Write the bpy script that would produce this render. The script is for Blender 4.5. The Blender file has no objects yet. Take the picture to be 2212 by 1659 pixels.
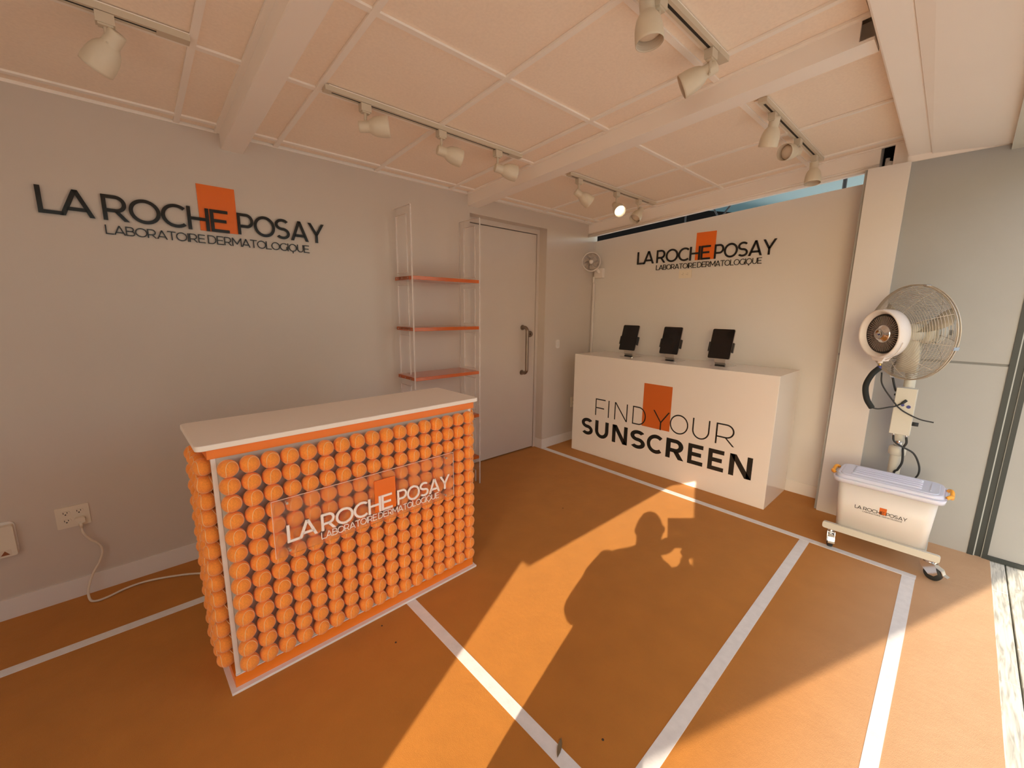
import bpy, bmesh, math, random
from mathutils import Vector, Matrix
random.seed(7)
S = bpy.context.scene
COL = S.collection
PI = math.pi

# ------------------------------------------------------------------ camera, sky, sun, exposure
cam_d = bpy.data.cameras.new('camera')
cam = bpy.data.objects.new('camera', cam_d)
COL.objects.link(cam)
S.camera = cam
yaw, pitch, roll = math.radians(47.351), math.radians(-10.2216), math.radians(0.7486)
F = Vector((math.cos(yaw)*math.cos(pitch), math.sin(yaw)*math.cos(pitch), math.sin(pitch)))
R0 = Vector((math.sin(yaw), -math.cos(yaw), 0))
U0 = R0.cross(F)
R1 = math.cos(roll)*R0 + math.sin(roll)*U0
U1 = -math.sin(roll)*R0 + math.cos(roll)*U0
m = Matrix((R1, U1, -F)).transposed().to_4x4()
m.translation = Vector((0, 0, 1.45))
cam.matrix_world = m
cam_d.sensor_fit = 'HORIZONTAL'
cam_d.sensor_width = 36.0
cam_d.lens = 36.0*897.35/2212.0
cam_d.clip_start = 0.03
cam_d.clip_end = 200

SUN_AZ, COT = math.radians(24.6), 2.0          # where the light travels to, cot of the sun's height
w = bpy.data.worlds.new('world'); S.world = w
w.use_nodes = True
nt = w.node_tree
bg = nt.nodes['Background']
sky = nt.nodes.new('ShaderNodeTexSky')
sky.sky_type = 'NISHITA'
sky.sun_disc = False
sky.sun_elevation = math.atan(1/COT)
sky.sun_rotation = math.radians(90) - (SUN_AZ + PI)
sky.air_density = 1.3; sky.dust_density = 1.4; sky.ozone_density = 1.0
nt.links.new(sky.outputs['Color'], bg.inputs['Color'])
bg.inputs['Strength'].default_value = 0.50

sd = bpy.data.lights.new('sun', 'SUN')
sd.energy = 6.3
sd.angle = math.radians(0.25)
sd.color = (1.0, 0.86, 0.68)
sun = bpy.data.objects.new('sun', sd); COL.objects.link(sun)
ld = Vector((math.cos(SUN_AZ), math.sin(SUN_AZ), -1/COT)).normalized()
sun.rotation_euler = ld.to_track_quat('-Z', 'Y').to_euler()
sun.location = (-6, -4, 5)

S.view_settings.view_transform = 'Standard'
S.view_settings.look = 'None'
S.view_settings.gamma = 1.0
S.view_settings.use_curve_mapping = False
S.view_settings.exposure = 0.20
S.cycles.max_bounces = 14
S.cycles.diffuse_bounces = 8
S.cycles.transparent_max_bounces = 24
S.cycles.transmission_bounces = 10
S.cycles.sample_clamp_indirect = 6.0
try:
    S.cycles.use_denoising = True
    S.cycles.denoiser = 'OPENIMAGEDENOISE'
except Exception:
    pass

# ------------------------------------------------------------------ helpers
def tag(o, label=None, cat=None, group=None, kind=None):
    if label: o['label'] = label
    if cat: o['category'] = cat
    if group: o['group'] = group
    if kind: o['kind'] = kind
    return o

def empty(name, loc=(0, 0, 0), label=None, cat=None, group=None, kind=None, rot=None):
    o = bpy.data.objects.new(name, None)
    COL.objects.link(o)
    o.location = loc
    o.empty_display_size = 0.05
    if rot is not None: o.rotation_euler = rot
    return tag(o, label, cat, group, kind)

class MB:
    """collects faces; several materials allowed"""
    def __init__(s): s.v = []; s.f = []; s.mi = []; s.sm = []
    def add(s, vs, fs, mi=0, smooth=False):
        b = len(s.v)
        s.v += [tuple(p) for p in vs]
        for f in fs:
            s.f.append([i+b for i in f]); s.mi.append(mi); s.sm.append(smooth)
        return s
    def box(s, a, b, mi=0):
        (x0, y0, z0), (x1, y1, z1) = a, b
        vs = [(x, y, z) for z in (z0, z1) for y in (y0, y1) for x in (x0, x1)]
        return s.add(vs, [(0, 2, 3, 1), (4, 5, 7, 6), (0, 1, 5, 4), (2, 6, 7, 3), (0, 4, 6, 2), (1, 3, 7, 5)], mi)
    def obox(s, c, ax, ay, az, mi=0):
        """oriented box: centre and three half-axis vectors"""
        c, ax, ay, az = map(Vector, (c, ax, ay, az))
        vs = [c+sx*ax+sy*ay+sz*az for sz in (-1, 1) for sy in (-1, 1) for sx in (-1, 1)]
        return s.add(vs, [(0, 2, 3, 1), (4, 5, 7, 6), (0, 1, 5, 4), (2, 6, 7, 3), (0, 4, 6, 2), (1, 3, 7, 5)], mi)
    def prism(s, pts, n, d, mi=0, smooth=False):
        """flat polygon pts pushed along vector n by d"""
        n = Vector(n)*d
        k = len(pts)
        vs = [Vector(p) for p in pts]+[Vector(p)+n for p in pts]
        fs = [tuple(range(k))[::-1], tuple(range(k, 2*k))]
        s.add(vs, fs, mi)
        s.add(vs, [(i, (i+1) % k, k+(i+1) % k, k+i) for i in range(k)], mi, smooth)
        return s
    def lathe(s, prof, o, axis, seg=24, mi=0, smooth=True, closed=False):
        """prof: (r, h) along axis from o"""
        o = Vector(o); a = Vector(axis).normalized()
        e1 = a.orthogonal().normalized(); e2 = a.cross(e1)
        vs = []
        for r, h in prof:
            for k in range(seg):
                t = 2*PI*k/seg
                vs.append(o+a*h+(e1*math.cos(t)+e2*math.sin(t))*r)
        fs = []
        n = len(prof)
        for i in range(n-1 if not closed else n):
            j = (i+1) % n
            for k in range(seg):
                k2 = (k+1) % seg
                fs.append((i*seg+k, i*seg+k2, j*seg+k2, j*seg+k))
        s.add(vs, fs, mi, smooth)
        return s
    def cyl(s, a, b, r, seg=16, mi=0, r2=None, smooth=True):
        a, b = Vector(a), Vector(b)
        r2 = r if r2 is None else r2
        h = (b-a).length
        s.lathe([(r, 0), (r2, h)], a, b-a, seg, mi, smooth)
        s.lathe([(1e-5, 0), (r, 0)], a, b-a, seg, mi, False)
        s.lathe([(r2, h), (1e-5, h)], a, b-a, seg, mi, False)
        return s
    def tube(s, pts, r, seg=8, mi=0, closed=False, cap=True):
        pts = [Vector(p) for p in pts]; n = len(pts)
        vs = []; prev = None
        for i, p in enumerate(pts):
            if closed: t = pts[(i+1) % n]-pts[i-1]
            else: t = pts[min(i+1, n-1)]-pts[max(i-1, 0)]
            t.normalize()
            if prev is None: e1 = t.orthogonal().normalized()
            else:
                e1 = prev-t*prev.dot(t)
                e1 = e1.normalized() if e1.length > 1e-6 else t.orthogonal().normalized()
            prev = e1; e2 = t.cross(e1)
            rr = r[i] if isinstance(r, (list, tuple)) else r
            for k in range(seg):
                a = 2*PI*k/seg
                vs.append(p+(e1*math.cos(a)+e2*math.sin(a))*rr)
        fs = []
        for i in range(n if closed else n-1):
            j = (i+1) % n
            for k in range(seg):
                k2 = (k+1) % seg
                fs.append((i*seg+k, i*seg+k2, j*seg+k2, j*seg+k))
        if cap and not closed:
            fs.append(tuple(range(seg))[::-1]); fs.append(tuple(range((n-1)*seg, n*seg)))
        return s.add(vs, fs, mi, True)
    def mesh(s, name, mats, off=(0, 0, 0)):
        me = bpy.data.meshes.new(name)
        ox, oy, oz = off
        me.from_pydata([(x-ox, y-oy, z-oz) for x, y, z in s.v], [], s.f)
        for mt in (mats if isinstance(mats, (list, tuple)) else [mats]): me.materials.append(mt)
        me.polygons.foreach_set('material_index', s.mi)
        me.polygons.foreach_set('use_smooth', s.sm)
        me.update()
        return me
    def build(s, name, mats, parent=None, bevel=None, local=False, fix=True):
        """coordinates are world ones when local is False (the parent may only be moved, not turned)"""
        off = (0, 0, 0)
        if parent is not None and not local:
            q = parent; off = Vector((0, 0, 0))
            while q is not None: off = off+q.location; q = q.parent
        me = s.mesh(name, mats, off)
        if fix:
            bm = bmesh.new(); bm.from_mesh(me)
            bmesh.ops.remove_doubles(bm, verts=bm.verts, dist=1e-6)
            bmesh.ops.recalc_face_normals(bm, faces=bm.faces)
            bm.to_mesh(me); bm.free()
        o = bpy.data.objects.new(name, me)
        COL.objects.link(o)
        if parent is not None: o.parent = parent
        if bevel:
            md = o.modifiers.new('bevel', 'BEVEL'); md.width = bevel; md.segments = 2; md.limit_method = 'ANGLE'
        return o

def dup(o, parent=None):
    c = o.copy(); COL.objects.link(c)
    if parent is not None: c.parent = parent
    for ch in list(o.children): dup(ch, c)
    return c

def smooth_path(pts, n=8):
    """Catmull-Rom through pts"""
    P = [Vector(p) for p in pts]; P = [2*P[0]-P[1]]+P+[2*P[-1]-P[-2]]
    out = []
    for i in range(1, len(P)-2):
        for k in range(n):
            t = k/n
            out.append(0.5*((2*P[i])+(-P[i-1]+P[i+1])*t+(2*P[i-1]-5*P[i]+4*P[i+1]-P[i+2])*t*t+(-P[i-1]+3*P[i]-3*P[i+1]+P[i+2])*t**3))
    out.append(P[-2])
    return out

# ------------------------------------------------------------------ materials
def mat(name, col, rough=0.5, metal=0.0, spec=0.5, noise=0.0, scale=30.0, bump=0.0, bscale=None, sheen=0.0, coat=0.0, **kw):
    mt = bpy.data.materials.new(name); mt.use_nodes = True
    nt = mt.node_tree; b = nt.nodes['Principled BSDF']
    b.inputs['Base Color'].default_value = (*col, 1)
    b.inputs['Roughness'].default_value = rough
    b.inputs['Metallic'].default_value = metal
    b.inputs['Specular IOR Level'].default_value = spec
    b.inputs['Sheen Weight'].default_value = sheen
    b.inputs['Coat Weight'].default_value = coat
    if noise or bump:
        tc = nt.nodes.new('ShaderNodeTexCoord')
        nz = nt.nodes.new('ShaderNodeTexNoise'); nz.inputs['Scale'].default_value = scale; nz.inputs['Detail'].default_value = 5
        nt.links.new(tc.outputs['Object'], nz.inputs['Vector'])
        if noise:
            mr = nt.nodes.new('ShaderNodeMapRange')
            mr.inputs['From Min'].default_value = 0.3; mr.inputs['From Max'].default_value = 0.7
            mr.inputs['To Min'].default_value = 1-noise; mr.inputs['To Max'].default_value = 1+noise
            nt.links.new(nz.outputs['Fac'], mr.inputs['Value'])
            mx = nt.nodes.new('ShaderNodeVectorMath'); mx.operation = 'SCALE'
            mx.inputs[0].default_value = col
            nt.links.new(mr.outputs['Result'], mx.inputs['Scale'])
            nt.links.new(mx.outputs['Vector'], b.inputs['Base Color'])
        if bump:
            n2 = nz
            if bscale:
                n2 = nt.nodes.new('ShaderNodeTexNoise'); n2.inputs['Scale'].default_value = bscale; n2.inputs['Detail'].default_value = 4
                nt.links.new(tc.outputs['Object'], n2.inputs['Vector'])
            bp = nt.nodes.new('ShaderNodeBump'); bp.inputs['Strength'].default_value = bump; bp.inputs['Distance'].default_value = 0.004
            nt.links.new(n2.outputs['Fac'], bp.inputs['Height'])
            nt.links.new(bp.outputs['Normal'], b.inputs['Normal'])
    for k, v in kw.items(): b.inputs[k].default_value = v
    return mt

M = {}
M['wall'] = mat('wall_paint', (0.64, 0.565, 0.50), 0.34, noise=0.012, scale=3, bump=0.06, bscale=350)
M['panelwall'] = mat('panel_wall_paint', (0.74, 0.70, 0.67), 0.5, noise=0.01, scale=3, bump=0.04, bscale=300)
M['tile'] = mat('ceiling_tile_face', (0.95, 0.82, 0.69), 0.85, noise=0.03, scale=90, bump=0.12, bscale=500)
M['bar'] = mat('ceiling_bar_paint', (0.95, 0.89, 0.82), 0.5)
M['beam'] = mat('beam_paint', (0.93, 0.86, 0.79), 0.55, noise=0.01, scale=4, bump=0.05, bscale=300)
M['grey'] = mat('grey_panel_paint', (0.37, 0.375, 0.37), 0.40, noise=0.02, scale=5, bump=0.05, bscale=250)
M['greydark'] = mat('grey_joint', (0.25, 0.26, 0.27), 0.4)
M['frame'] = mat('dark_aluminium', (0.030, 0.038, 0.038), 0.45, metal=0.0)
M['frameseal'] = mat('pale_seal', (0.42, 0.45, 0.44), 0.5)
M['door'] = mat('door_paint', (0.66, 0.58, 0.515), 0.38, noise=0.01, scale=3)
M['trim'] = mat('trim_paint', (0.80, 0.755, 0.72), 0.4)
M['gloss'] = mat('white_gloss_laminate', (0.90, 0.84, 0.78), 0.10, coat=0.3)
M['gloss_top'] = mat('white_top_laminate', (0.88, 0.80, 0.73), 0.5)
M['black'] = mat('black_vinyl', (0.012, 0.014, 0.013), 0.35)
M['blackletter'] = mat('black_acrylic_letter', (0.010, 0.011, 0.011), 0.12)
M['orange_sq'] = mat('orange_acrylic', (0.86, 0.17, 0.018), 0.25)
M['orange_vinyl'] = mat('orange_vinyl', (0.66, 0.145, 0.022), 0.4)
M['orange_paint'] = mat('orange_paint', (0.88, 0.215, 0.018), 0.35, noise=0.02, scale=6)
M['shelf_orange'] = mat('orange_shelf_laminate', (0.60, 0.115, 0.012), 0.15, coat=0.4)
M['white_letter'] = mat('white_acrylic_letter', (0.93, 0.84, 0.80), 0.4)
M['felt'] = mat('tennis_felt', (0.95, 0.31, 0.045), 0.95, noise=0.10, scale=220, bump=0.35, bscale=700, sheen=0.25)
M['seam'] = mat('tennis_seam', (0.93, 0.62, 0.34), 0.8)
M['lamp'] = mat('lamp_enamel', (0.70, 0.63, 0.50), 0.45, noise=0.015, scale=40)
M['lampin'] = mat('lamp_inside', (0.70, 0.60, 0.48), 0.5)
M['track'] = mat('track_enamel', (0.62, 0.54, 0.42), 0.4)
M['slot'] = mat('track_slot', (0.02, 0.018, 0.015), 0.6)
M['plate'] = mat('ivory_plastic', (0.80, 0.72, 0.60), 0.35)
M['cord'] = mat('ivory_cord', (0.74, 0.64, 0.52), 0.4)
M['hole'] = mat('dark_hole', (0.015, 0.012, 0.01), 0.7)
M['steel'] = mat('brushed_steel', (0.30, 0.235, 0.19), 0.35, metal=0.9)
M['chrome'] = mat('chrome', (0.75, 0.75, 0.76), 0.12, metal=1.0)
M['stand'] = mat('pale_aluminium', (0.55, 0.49, 0.44), 0.35, metal=0.5)
M['screen'] = mat('tablet_glass', (0.006, 0.006, 0.007), 0.06)
M['tabblack'] = mat('tablet_black', (0.012, 0.012, 0.012), 0.35)
M['bin'] = mat('white_bin_plastic', (0.72, 0.69, 0.665), 0.35, **{'Subsurface Weight': 0.05})
M['lid'] = mat('lid_plastic', (0.68, 0.69, 0.82), 0.25, **{'Subsurface Weight': 0.1})
M['handle_o'] = mat('orange_clip_plastic', (0.95, 0.42, 0.05), 0.3)
M['fanpaint'] = mat('fan_enamel', (0.62, 0.60, 0.52), 0.4)
M['fanwhite'] = mat('fan_white_plastic', (0.84, 0.80, 0.79), 0.35)
M['wire'] = mat('fan_wire', (0.60, 0.55, 0.47), 0.35, metal=0.4)
M['rubber'] = mat('black_rubber', (0.02, 0.022, 0.022), 0.6)
M['foam'] = mat('black_foam', (0.018, 0.022, 0.022), 0.85)
M['slotdark'] = mat('nozzle_black', (0.02, 0.017, 0.016), 0.35)
M['finmetal'] = mat('nozzle_fin', (0.40, 0.34, 0.31), 0.3, metal=0.6)
M['blue'] = mat('blue_plastic', (0.05, 0.06, 0.25), 0.4)
M['brass'] = mat('brass', (0.75, 0.55, 0.2), 0.3, metal=1.0)
M['warn'] = mat('warning_sticker', (0.30, 0.09, 0.03), 0.5)
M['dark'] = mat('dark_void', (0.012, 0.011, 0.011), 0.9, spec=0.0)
M['roofm'] = mat('roof_sheet', (0.45, 0.43, 0.41), 0.7)
M['shade_sheet'] = mat('cream_shade_sheet', (0.82, 0.78, 0.70), 0.9, noise=0.03, scale=60)
M['skyblock'] = mat('sky_blocker_face', (0.50, 0.42, 0.34), 0.8, noise=0.1, scale=2)
M['ground'] = mat('paving_ground', (0.70, 0.59, 0.46), 0.9, noise=0.08, scale=3)
M['trussm'] = mat('truss_steel', (0.05, 0.05, 0.055), 0.5)
M['smallfan'] = mat('small_fan_plastic', (0.84, 0.78, 0.73), 0.4)
M['smallblade'] = mat('small_fan_blade', (0.55, 0.48, 0.43), 0.35)
M['tape'] = mat('white_floor_tape', (0.80, 0.78, 0.77), 0.7, noise=0.05, scale=25, bump=0.1, bscale=120)
M['body_back'] = mat('grey_backing_board', (0.56, 0.55, 0.49), 0.6)
M['skirt'] = mat('white_skirt', (0.80, 0.76, 0.74), 0.5, noise=0.03, scale=12)

def lit_lamp():
    mt = bpy.data.materials.new('lit_bulb'); mt.use_nodes = True
    b = mt.node_tree.nodes['Principled BSDF']
    b.inputs['Base Color'].default_value = (1, 1, 0.9, 1)
    b.inputs['Emission Color'].default_value = (1.0, 1.0, 0.80, 1)
    b.inputs['Emission Strength'].default_value = 2.2
    return mt
M['bulb'] = lit_lamp()

def carpet():
    """thin needle-felt carpet: fine pile, faint lengthwise ridges, a few scuffs"""
    mt = bpy.data.materials.new('orange_carpet'); mt.use_nodes = True
    nt = mt.node_tree; b = nt.nodes['Principled BSDF']; L = nt.links.new
    tc = nt.nodes.new('ShaderNodeTexCoord')
    n1 = nt.nodes.new('ShaderNodeTexNoise'); n1.inputs['Scale'].default_value = 420; n1.inputs['Detail'].default_value = 3
    n2 = nt.nodes.new('ShaderNodeTexNoise'); n2.inputs['Scale'].default_value = 7; n2.inputs['Detail'].default_value = 5
    mp = nt.nodes.new('ShaderNodeMapping'); mp.inputs['Scale'].default_value = (1.2, 26, 1); mp.inputs['Rotation'].default_value = (0, 0, math.radians(2))
    n3 = nt.nodes.new('ShaderNodeTexNoise'); n3.inputs['Scale'].default_value = 1.0; n3.inputs['Detail'].default_value = 3
    for n in (n1, n2): L(tc.outputs['Object'], n.inputs['Vector'])
    L(tc.outputs['Object'], mp.inputs['Vector']); L(mp.outputs['Vector'], n3.inputs['Vector'])
    a = nt.nodes.new('ShaderNodeMath'); a.operation = 'MULTIPLY_ADD'; a.inputs[1].default_value = 0.22; a.inputs[2].default_value = 0.89
    L(n1.outputs['Fac'], a.inputs[0])
    c = nt.nodes.new('ShaderNodeMath'); c.operation = 'MULTIPLY_ADD'; c.inputs[1].default_value = 0.26; c.inputs[2].default_value = 0.87
    L(n2.outputs['Fac'], c.inputs[0])
    d = nt.nodes.new('ShaderNodeMath'); d.operation = 'MULTIPLY'
    L(a.outputs[0], d.inputs[0]); L(c.outputs[0], d.inputs[1])
    v = nt.nodes.new('ShaderNodeVectorMath'); v.operation = 'SCALE'; v.inputs[0].default_value = (0.49, 0.188, 0.027)
    L(d.outputs[0], v.inputs['Scale'])
    # paler band toward the deck: dusty fade plus sun glare painted into the colour
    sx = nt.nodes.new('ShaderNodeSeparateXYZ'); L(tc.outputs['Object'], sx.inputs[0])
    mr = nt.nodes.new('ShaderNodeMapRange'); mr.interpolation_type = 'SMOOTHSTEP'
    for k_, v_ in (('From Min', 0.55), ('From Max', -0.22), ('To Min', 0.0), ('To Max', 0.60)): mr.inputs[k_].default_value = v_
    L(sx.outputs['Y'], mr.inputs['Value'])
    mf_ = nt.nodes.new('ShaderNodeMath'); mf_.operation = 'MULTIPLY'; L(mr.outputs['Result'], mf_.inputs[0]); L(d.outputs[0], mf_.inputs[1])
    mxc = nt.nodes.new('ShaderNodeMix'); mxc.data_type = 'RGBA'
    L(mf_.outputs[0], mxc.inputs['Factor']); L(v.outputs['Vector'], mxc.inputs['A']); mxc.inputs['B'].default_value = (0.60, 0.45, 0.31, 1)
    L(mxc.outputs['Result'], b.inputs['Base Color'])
    b.inputs['Roughness'].default_value = 0.8
    b.inputs['Specular IOR Level'].default_value = 0.35
    b.inputs['Sheen Weight'].default_value = 0.22
    b.inputs['Sheen Roughness'].default_value = 0.45
    b.inputs['Sheen Tint'].default_value = (1.0, 0.75, 0.5, 1)
    n4 = nt.nodes.new('ShaderNodeTexNoise'); n4.inputs['Scale'].default_value = 26; n4.inputs['Detail'].default_value = 4
    L(tc.outputs['Object'], n4.inputs['Vector'])
    h0 = nt.nodes.new('ShaderNodeMath'); h0.operation = 'MULTIPLY_ADD'; h0.inputs[1].default_value = 1.6
    L(n4.outputs['Fac'], h0.inputs[0]); L(n1.outputs['Fac'], h0.inputs[2])
    h = nt.nodes.new('ShaderNodeMath'); h.operation = 'MULTIPLY_ADD'; h.inputs[1].default_value = 0.6
    L(n3.outputs['Fac'], h.inputs[0]); L(h0.outputs[0], h.inputs[2])
    bp = nt.nodes.new('ShaderNodeBump'); bp.inputs['Strength'].default_value = 0.3; bp.inputs['Distance'].default_value = 0.004
    L(h.outputs[0], bp.inputs['Height']); L(bp.outputs['Normal'], b.inputs['Normal'])
    return mt
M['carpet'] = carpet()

def deckmat():
    mt = bpy.data.materials.new('weathered_deck'); mt.use_nodes = True
    nt = mt.node_tree; b = nt.nodes['Principled BSDF']; L = nt.links.new
    tc = nt.nodes.new('ShaderNodeTexCoord')
    mp = nt.nodes.new('ShaderNodeMapping'); mp.inputs['Scale'].default_value = (6, 70, 20)
    n = nt.nodes.new('ShaderNodeTexNoise'); n.inputs['Scale'].default_value = 1.0; n.inputs['Detail'].default_value = 6; n.inputs['Distortion'].default_value = 1.2
    L(tc.outputs['Object'], mp.inputs['Vector']); L(mp.outputs['Vector'], n.inputs['Vector'])
    r = nt.nodes.new('ShaderNodeValToRGB')
    r.color_ramp.elements[0].position = 0.35; r.color_ramp.elements[0].color = (0.42, 0.41, 0.36, 1)
    r.color_ramp.elements[1].position = 0.58; r.color_ramp.elements[1].color = (0.78, 0.76, 0.67, 1)
    L(n.outputs['Fac'], r.inputs['Fac']); L(r.outputs['Color'], b.inputs['Base Color'])
    b.inputs['Roughness'].default_value = 0.75
    bp = nt.nodes.new('ShaderNodeBump'); bp.inputs['Strength'].default_value = 0.35; bp.inputs['Distance'].default_value = 0.004
    L(n.outputs['Fac'], bp.inputs['Height']); L(bp.outputs['Normal'], b.inputs['Normal'])
    return mt
M['deck'] = deckmat()

def clear_acrylic(name, edge):
    """thin clear sheet (faces) or the milky light-carrying cut edge"""
    mt = bpy.data.materials.new(name); mt.use_nodes = True
    nt = mt.node_tree; L = nt.links.new
    for n in list(nt.nodes): nt.nodes.remove(n)
    out = nt.nodes.new('ShaderNodeOutputMaterial')
    tr = nt.nodes.new('ShaderNodeBsdfTransparent'); mix = nt.nodes.new('ShaderNodeMixShader')
    if edge:
        tr.inputs['Color'].default_value = (0.95, 0.93, 0.92, 1)
        df = nt.nodes.new('ShaderNodeBsdfDiffuse'); df.inputs['Color'].default_value = (0.95, 0.88, 0.84, 1)
        mix.inputs['Fac'].default_value = 0.42
        L(tr.outputs[0], mix.inputs[1]); L(df.outputs[0], mix.inputs[2])
    else:
        tr.inputs['Color'].default_value = (0.985, 0.98, 0.975, 1)
        gl = nt.nodes.new('ShaderNodeBsdfGlossy'); gl.inputs['Roughness'].default_value = 0.02
        fr = nt.nodes.new('ShaderNodeLayerWeight'); fr.inputs['Blend'].default_value = 0.12
        mu = nt.nodes.new('ShaderNodeMath'); mu.operation = 'MULTIPLY_ADD'; mu.inputs[1].default_value = 0.35; mu.inputs[2].default_value = 0.015
        L(fr.outputs['Facing'], mu.inputs[0])
        L(mu.outputs[0], mix.inputs['Fac']); L(tr.outputs[0], mix.inputs[1]); L(gl.outputs[0], mix.inputs[2])
    L(mix.outputs[0], out.inputs['Surface'])
    return mt
M['acrylic'] = clear_acrylic('clear_acrylic', False)
M['acrylic_edge'] = clear_acrylic('acrylic_cut_edge', True)

def frosted():
    mt = bpy.data.materials.new('frosted_acrylic'); mt.use_nodes = True
    nt = mt.node_tree; L = nt.links.new
    for n in list(nt.nodes): nt.nodes.remove(n)
    out = nt.nodes.new('ShaderNodeOutputMaterial')
    rf = nt.nodes.new('ShaderNodeBsdfRefraction'); rf.inputs['Roughness'].default_value = 0.36; rf.inputs['IOR'].default_value = 1.10
    rf.inputs['Color'].default_value = (1.0, 0.985, 0.975, 1)
    df = nt.nodes.new('ShaderNodeBsdfTranslucent'); df.inputs['Color'].default_value = (0.95, 0.85, 0.8, 1)
    d2 = nt.nodes.new('ShaderNodeBsdfDiffuse'); d2.inputs['Color'].default_value = (0.95, 0.86, 0.80, 1)
    m1 = nt.nodes.new('ShaderNodeMixShader'); m1.inputs['Fac'].default_value = 0.02
    m2 = nt.nodes.new('ShaderNodeMixShader'); m2.inputs['Fac'].default_value = 0.025
    L(rf.outputs[0], m1.inputs[1]); L(df.outputs[0], m1.inputs[2])
    L(m1.outputs[0], m2.inputs[1]); L(d2.outputs[0], m2.inputs[2])
    L(m2.outputs[0], out.inputs['Surface'])
    return mt
M['frost'] = frosted()

# ------------------------------------------------------------------ lettering drawn as strokes (geometric sans capitals)
def arcband(cx, cy, rx, ry, a0, a1, s, n=24, sy=None):
    """ring segment with outer radii rx, ry and stroke s, as quads"""
    sy = s if sy is None else sy
    q = []
    P = []
    for i in range(n+1):
        t = math.radians(a0+(a1-a0)*i/n)
        c, d = math.cos(t), math.sin(t)
        P.append(((cx+rx*c, cy+ry*d), (cx+(rx-s)*c, cy+(ry-sy)*d)))
    for i in range(n): q.append([P[i][0], P[i+1][0], P[i+1][1], P[i][1]])
    return q
def bar(x0, y0, x1, y1): return [[(x0, y0), (x1, y0), (x1, y1), (x0, y1)]]
def para(xb, xt, y0, y1, wd): return [[(xb, y0), (xb+wd, y0), (xt+wd, y1), (xt, y1)]]
def glyph(ch, s):
    """polygons in cap-height units and the advance width; s = stroke"""
    h = s*0.9
    if ch == 'I': return bar(0, 0, s, 1), s
    if ch == 'L': return bar(0, 0, s, 1)+bar(s, 0, 0.70, h), 0.70
    if ch == 'F': return bar(0, 0, s, 1)+bar(s, 1-h, 0.72, 1)+bar(s, 0.46-h/2, 0.64, 0.46+h/2), 0.72
    if ch == 'E': return bar(0, 0, s, 1)+bar(s, 1-h, 0.76, 1)+bar(s, 0.51-h/2, 0.68, 0.51+h/2)+bar(s, 0, 0.78, h), 0.78
    if ch == 'H': return bar(0, 0, s, 1)+bar(0.88-s, 0, 0.88, 1)+bar(s, 0.5-h/2, 0.88-s, 0.5+h/2), 0.88
    if ch == 'T': return bar(0, 1-h, 0.84, 1)+bar(0.42-s/2, 0, 0.42+s/2, 1-h), 0.84
    if ch == 'A':
        W, sh = 1.04, s*1.12
        ap = W/2-sh/2
        y = 0.27
        xl = ap*y/1.0+sh*0.9; xr = W-xl
        return para(0, ap, 0, 1, sh)+para(W-sh, ap, 0, 1, sh)+[[(ap*(y/1)+sh*0.5, y-h/2), (W-ap*y-sh*0.5, y-h/2), (W-ap*(y+h)-sh*0.5, y+h/2), (ap*(y+h)+sh*0.5, y+h/2)]], W
    if ch == 'Y':
        W, sh = 0.98, s*1.15
        return para(W/2-sh/2, 0, 0.40, 1, sh)+para(W/2-sh/2, W-sh, 0.40, 1, sh)+bar(W/2-s/2, 0, W/2+s/2, 0.44), W
    if ch == 'N':
        W, sh = 0.94, s*1.25
        return bar(0, 0, s, 1)+bar(W-s, 0, W, 1)+para(W-sh, 0, 0, 1, sh), W
    if ch == 'M':
        W, sh = 1.12, s*1.15
        return bar(0, 0, s, 1)+bar(W-s, 0, W, 1)+para(W/2-sh/2, 0, 0.25, 1, sh)+para(W/2-sh/2, W-sh, 0.25, 1, sh), W
    if ch == 'O': return arcband(0.56, 0.5, 0.56, 0.5, 0, 360, s, 40, h), 1.12
    if ch == 'Q': return arcband(0.56, 0.5, 0.56, 0.5, 0, 360, s, 40, h)+bar(0.56-s/2, -0.22, 0.56+s/2, 0.02), 1.12
    if ch == 'C': return arcband(0.56, 0.5, 0.56, 0.5, 48, 312, s, 32, h), 0.94
    if ch == 'G': return arcband(0.56, 0.5, 0.56, 0.5, 48, 318, s, 32, h)+bar(0.97-s, 0.12, 0.97, 0.50), 0.97
    if ch == 'D':
        r = 0.52
        return bar(0, 0, s, 1)+bar(s, 1-h, 0.42, 1)+bar(s, 0, 0.42, h)+arcband(0.42, 0.5, r, 0.5, -90, 90, s, 24, h), 0.94
    if ch in 'PR':
        top, ry = 1.0, 0.335
        cx = 0.45; rx = 0.36
        q = bar(0, 0, s, 1)+bar(s, 1-h, cx, 1)+bar(s, 1-2*ry, cx, 1-2*ry+h)+arcband(cx, 1-ry, rx, ry, -90, 90, s, 18, h)
        if ch == 'P': return q, 0.81
        return q+para(0.86-s*1.2, cx-s*0.55, 0, 1-2*ry+h*0.3, s*1.2), 0.86
    if ch == 'B':
        r1 = 0.27; r2 = (1-2*r1+h)/2
        return (bar(0, 0, s, 1)+bar(s, 1-h, 0.46, 1)+bar(s, 1-2*r1, 0.5, 1-2*r1+h)+bar(s, 0, 0.5, h)
                + arcband(0.46, 1-r1, 0.31, r1, -90, 90, s, 16, h)+arcband(0.50, r2, 0.34, r2, -90, 90, s, 16, h)), 0.84
    if ch == 'U':
        W, ry = 0.88, 0.44
        return bar(0, ry, s, 1)+bar(W-s, ry, W, 1)+arcband(W/2, ry, W/2, ry, 180, 360, s, 24, h), W
    if ch == 'S':
        ry = (1+h)/4; W = 0.80; rx = W/2
        return arcband(W/2, 1-ry, rx, ry, 35, 270, s, 26, h)+arcband(W/2, ry, rx, ry, 90, -145, s, 26, h), W
    raise ValueError(ch)

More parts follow.
